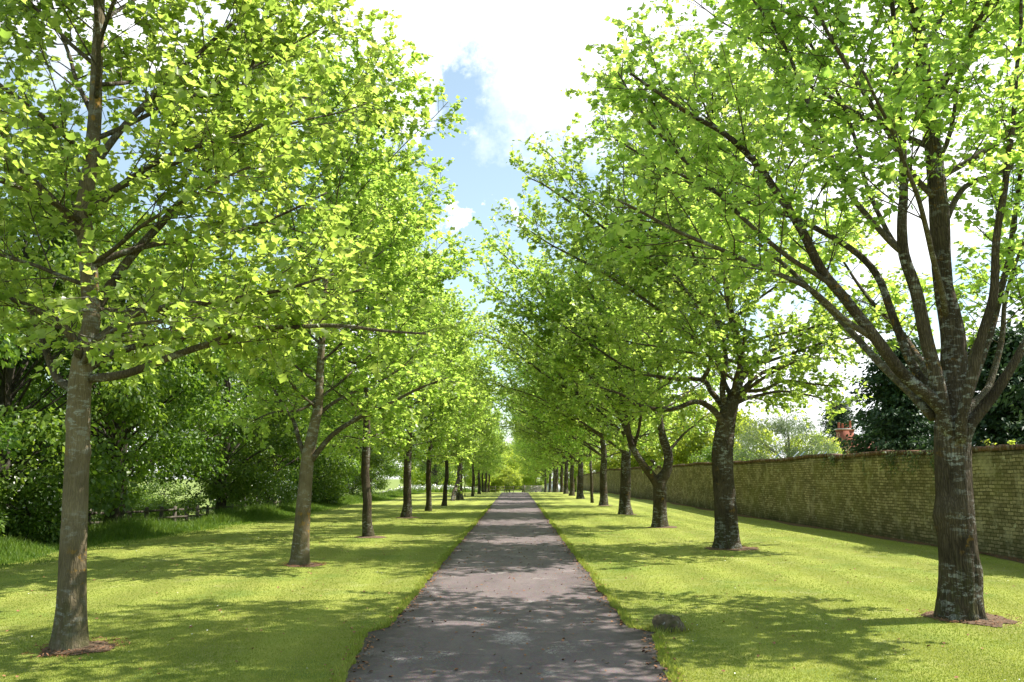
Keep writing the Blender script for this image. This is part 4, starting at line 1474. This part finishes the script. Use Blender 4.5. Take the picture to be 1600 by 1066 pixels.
# ------------------------------------------------------------------ rock at the edge of the drive
def rock():
    bm_v, bm_f = [], []
    import bmesh
    bm = bmesh.new()
    bmesh.ops.create_icosphere(bm, subdivisions=5, radius=1.0)
    for v in bm.verts:
        c = v.co.copy()
        n = .22 * noise.noise(c * 1.3 + Vector((3, 1, 2))) + .10 * noise.noise(c * 3.1) + .05 * noise.noise(c * 7) + .025 * noise.noise(c * 17)
        # flat broken facets
        for d, l in (((.6, -.5, .6), .74), ((-.7, -.5, .35), .76), ((.2, -.95, .1), .72), ((-.2, .2, .95), .85), ((.9, .1, .1), .86)):
            dv = Vector(d).normalized()
            e = c.dot(dv) - l
            if e > 0: c -= dv * e * .85
        v.co = Vector((c.x * .185, c.y * .16, c.z * .16)) * (1 + n)
    me = bpy.data.meshes.new("rock")
    bm.to_mesh(me)
    bm.free()
    for p in me.polygons: p.use_smooth = True
    p = at(1038, 986, 9.55)
    o = link("rock", me, M["rock"], None, (1.78, 9.62, H(1.8, 9.6) + .045))
    o.rotation_euler = (0, R(8), .3)
    tag(o, "small brown mossy rock lying where the lawn meets the drive", "rock")


rock()

# ------------------------------------------------------------------ shrubs under the wood
FLW = "white flowering bushes under the wood"


def flowering(label, loc, seed, h, rx, fl=420):
    o = crown_tree("flowering_bush", label, "shrub", FLW, seed, h, rx, .06, 1, 0, .09, "oval", "wood_leaf", "dark_bark", .05, 34, 150, .42, .8, .15)
    o.location = (loc[0], loc[1], H(*loc))
    rng = np.random.default_rng(seed + 500)
    u = rng.normal(0, 1, (fl, 3))
    u /= np.linalg.norm(u, axis=1)[:, None]
    u[:, 2] = np.abs(u[:, 2])
    P = u * np.array([rx * 1.12, rx * 1.12, h * .62]) + np.array([0, 0, h * .42]) + rng.normal(0, .12, (fl, 3))
    link("blossom", leaves_mesh("blossom", P, rng.normal(0, 1, (fl, 3)), .085, rng, "simple", .8, .4), M["petal"], o)
    return o


flowering("white flowering bush in shade before the rail fence", (-12.2, 40), 101, 1.9, 1.7)
flowering("white flowering bush low on the grass beside the third left trunk", (-11.9, 62), 102, 1.8, 1.5)
flowering("white flowering bush glimpsed right of the nearest left trunk", (-12.3, 21.5), 103, 2.0, .9, 200)
o = crown_tree("leafy_shrub", "large rounded green shrub with leaves to the ground right of the second left trunk", "shrub", None, 104, 3.4, 2.4, .1, 2, 0, .14, "oval", "wood_leaf", "dark_bark", .1, 60, 230, .7)
o.location = (-12.2, 49, H(-12.2, 49))
for sx, sy, sr, ss, lb in ((-18.6, 33, 1, .8, "shrub behind the left end of the rail fence"), (-20.5, 42, 2.2, .85, "shrub behind the middle of the rail fence"),
                           (-21.5, 52, 3, .9, "shrub behind the right end of the rail fence"), (-20.0, 62, 4, 1.0, "shrub filling the wood behind the third left trunk")):
    q = copy_thing(o, (sx, sy, H(sx, sy)), sr, (ss, ss, ss * .8))
    q["label"] = lb
o = copy_thing(o, (-15.8, 26.5, H(-15.8, 26.5)), 2, (.8, .8, .75))
o["label"] = "dark shrub in the shade left of the slim wood trunk"
o = copy_thing(o, (-13.0, 18.8, H(-13.0, 18.8)), 4, (.7, .7, .62))
o["label"] = "low dark shrub at the far left edge under the wood"
o = copy_thing(o, (-12.7, 15.6, H(-12.7, 15.6)), 1.2, (.6, .6, .75))
o["label"] = "taller leafy shrub at the far left edge, nearest of the wood"
o = copy_thing(o, (-13.2, 22.6, H(-13.2, 22.6)), 2.9, (.65, .65, .6))
o["label"] = "leafy shrub in the wood just left of the nearest left trunk"


# ------------------------------------------------------------------ grass
def blades(name, X, Yv, Hh, W, rng, mat, label, bend=.5, z_off=.0):
    n = len(X)
    Z = np.array([H(x, y) for x, y in zip(X, Yv)]) + z_off
    az = rng.uniform(0, 6.283, n)
    bx, by_ = np.cos(az), np.sin(az)
    b = rng.uniform(.1, 1, n) * bend * Hh
    la = rng.uniform(0, 6.283, n)
    lx_, ly_ = np.cos(la) * b, np.sin(la) * b
    base = np.stack([X, Yv, Z], -1)
    wv = np.stack([bx * W, by_ * W, np.zeros(n)], -1)
    mid = base + np.stack([lx_ * .35, ly_ * .35, Hh * .6], -1)
    tip = base + np.stack([lx_, ly_, Hh], -1)
    V = np.stack([base - wv, base + wv, mid + wv * .7, mid - wv * .7, tip], 1)
    i = np.arange(n)[:, None] * 5
    q = i + np.array([0, 1, 2, 3])
    t = i + np.array([3, 2, 4])
    pt = np.array([noise.noise(Vector((x * .9, y * .9, 4))) + .6 * noise.noise(Vector((x * 3.1, y * 3.1, 1))) for x, y in zip(X, Yv)]) + .5 * np.sin(X * 5.2) * (name == 'grass')
    tint = np.repeat(np.clip(rng.normal(.45, .16, n) + .22 * pt, 0, 1), 5)
    return tag(link(name, mesh_np(name, V.reshape(-1, 3), [q, t], False, tint), mat), label, "grass", kind="stuff")


rng = np.random.default_rng(3)
N = 900000
yv = 6.2 + 42 * rng.random(N) ** 2.3
xv = rng.uniform(-1, 1, N) * np.minimum(.66 * yv + .6, 12)
dens = np.minimum(1, 1.25 - yv / 45) * rng.uniform(.6, 1.4, N)
keep = (np.abs(xv) < .66 * yv + .6) & (rng.random(N) < dens) & (xv > -9.85 + .3 * np.sin(yv * .23) + .2 * np.sin(yv * .71 + 2)) & (xv < 9.7)
hw = np.array([road_half(y, -1 if x < 0 else 1) for x, y in zip(xv, yv)])
keep &= np.abs(xv) > hw - .03
for tx, ty, r in ((5.46, 10.3, .5), (-4.28, 8.65, .36), (-3.97, 16.3, .3)):
    keep &= ((xv - tx) ** 2 + (yv - ty) ** 2) > r * r * rng.uniform(.6, 1.5, N)
xv, yv = xv[keep], yv[keep]
hh = rng.uniform(.008, .019, len(xv))
blades("grass", xv, yv, hh, .002 + .0002 * yv, rng, M["grass"], "short mown grass blades over the near lawn", .8, .010)
print("GRASS", len(xv))
# ragged tufts along the drive edges
n = 26000
ye = 5.5 + 45 * rng.random(n) ** 1.6
sd_ = np.where(rng.random(n) < .5, -1, 1)
xe = np.array([s * (road_half(y, s) + abs(rng.normal(0, .05)) - .02) for s, y in zip(sd_, ye)])
blades("verge_grass", xe, ye, rng.uniform(.025, .07, n), .003 + .0002 * ye, rng, M["grass"], "ragged grass tufts along both edges of the drive", .8, .010)
n = 260
a_ = rng.uniform(0, 6.283, n)
blades("rock_tufts", 1.78 + np.cos(a_) * (.2 + np.abs(rng.normal(0, .03, n))), 9.62 + np.sin(a_) * (.17 + np.abs(rng.normal(0, .03, n))), rng.uniform(.04, .1, n), .004, rng, M["grass"], "uncut grass tufts round the rock", .8, .005)
# rough grass under the wood
n = 120000
yr = 11 + 75 * rng.random(n) ** 1.5
xr = np.array([lawn_edge(y) for y in yr]) + .35 - np.abs(rng.normal(0, 2.1, n)) + rng.normal(0, .3, n)
pat = np.array([noise.noise(Vector((x * .8, y * .5, 2))) for x, y in zip(xr, yr)])
ramp_in = np.clip((np.array([lawn_edge(y) for y in yr]) + .35 - xr) / 1.5, .14, 1)
big = np.array([noise.noise(Vector((x * .35, y * .22, 9))) for x, y in zip(xr, yr)])
blades("rough_grass", xr, yr, np.clip(rng.uniform(.1, .4, n) * (1 + 1.2 * pat + .9 * big) * ramp_in, .03, .6), .004 + .00025 * yr, rng, M["rough_grass"], "long rough grass at the foot of the left wood", .8)


# fallen leaves and petals
def litter(name, X, Yv, size, mat, label, cat, z=.024, kind="simple", up=3.0):
    P = np.stack([X, Yv, np.array([H(x, y) for x, y in zip(X, Yv)]) + z], -1)
    D = np.stack([rng.normal(0, 1, len(X)), rng.normal(0, 1, len(X)), rng.normal(0, .12, len(X))], -1)
    return tag(link(name, leaves_mesh(name, P, D, size, rng, kind, up, .5), mat), label, cat, kind="stuff")


n = 2600
yl = 5.5 + 40 * rng.random(n) ** 1.5
s_ = np.where(rng.random(n) < .5, -1, 1)
xl = np.array([s * (road_half(y, s) + rng.normal(-.02, .07)) for s, y in zip(s_, yl)])
n2 = 2600
yw = 14 + 70 * rng.random(n2) ** 1.4
xw = np.array([WALLX(y) - .06 - abs(rng.normal(0, .22)) for y in yw])
n3 = 1300
ya = rng.uniform(6.5, 30, n3)
xa = np.where(rng.random(n3) < .35, rng.uniform(-1.2, 1.2, n3), rng.uniform(-8, 9, n3))
litter("fallen_leaves", np.concatenate([xl, xw, xa]), np.concatenate([yl, yw, ya]), .035, M["dead_leaf"], "small brown fallen leaves along the drive edges and wall foot", "leaf litter", .03)
tt = []
for tx, ty, r in ((5.46, 10.3, .55), (-4.28, 8.65, .42), (5.2, 20.3, .55), (-3.97, 16.3, .4)):
    m_ = 420
    a_ = rng.uniform(0, 6.283, m_)
    q_ = r * np.sqrt(rng.uniform(.2, 1.3, m_))
    tt.append(np.stack([tx + q_ * np.cos(a_), ty + q_ * np.sin(a_)], -1))
tt = np.concatenate(tt)
litter("bark_chips", tt[:, 0], tt[:, 1], .045, M["dead_leaf"], "red-brown bark chips and needles round the near trunks", "bark chips", .045, "narrow", 2.0)
n = 240
yp = 7 + 28 * rng.random(n) ** 1.3
xp = rng.uniform(-1, 1, n) * np.minimum(.64 * yp, 9.3)
ok = (np.abs(xp) > 1.5)
litter("daisies", xp[ok], yp[ok], .018, M["petal"], "tiny white daisies and petals scattered over the lawn", "flowers", .045)
# pale cow parsley drifts in the meadow at the far left
n = 9000
yc = rng.uniform(88, 150, n)
xc = rng.uniform(-24, -6.5, n)
Zc = np.array([H(x, y) for x, y in zip(xc, yc)])
P = np.stack([xc, yc, Zc + rng.uniform(.25, .8, n)], -1)
tag(link("cow_parsley", leaves_mesh("cow_parsley", P, rng.normal(0, 1, (n, 3)), .22, rng, "simple", 1.5, .5), M["petal"]), "drift of white cow parsley in the far left meadow", "wildflowers", kind="stuff")
n = 26000
yc = rng.uniform(86, 152, n)
xc = rng.uniform(-25, -6.2, n)
blades("meadow_grass", xc, yc, rng.uniform(.3, .8, n), np.full(n, .02), rng, M["rough_grass"], "tall pale meadow grass at the far left", .6)

# ------------------------------------------------------------------ render settings
scene.render.engine = 'CYCLES'
cy = scene.cycles
cy.use_denoising = True
cy.denoising_prefilter = 'ACCURATE'
cy.max_bounces = 12
cy.diffuse_bounces = 7
cy.glossy_bounces = 2
cy.transmission_bounces = 5
cy.transparent_max_bounces = 4
cy.sample_clamp_indirect = 6.0
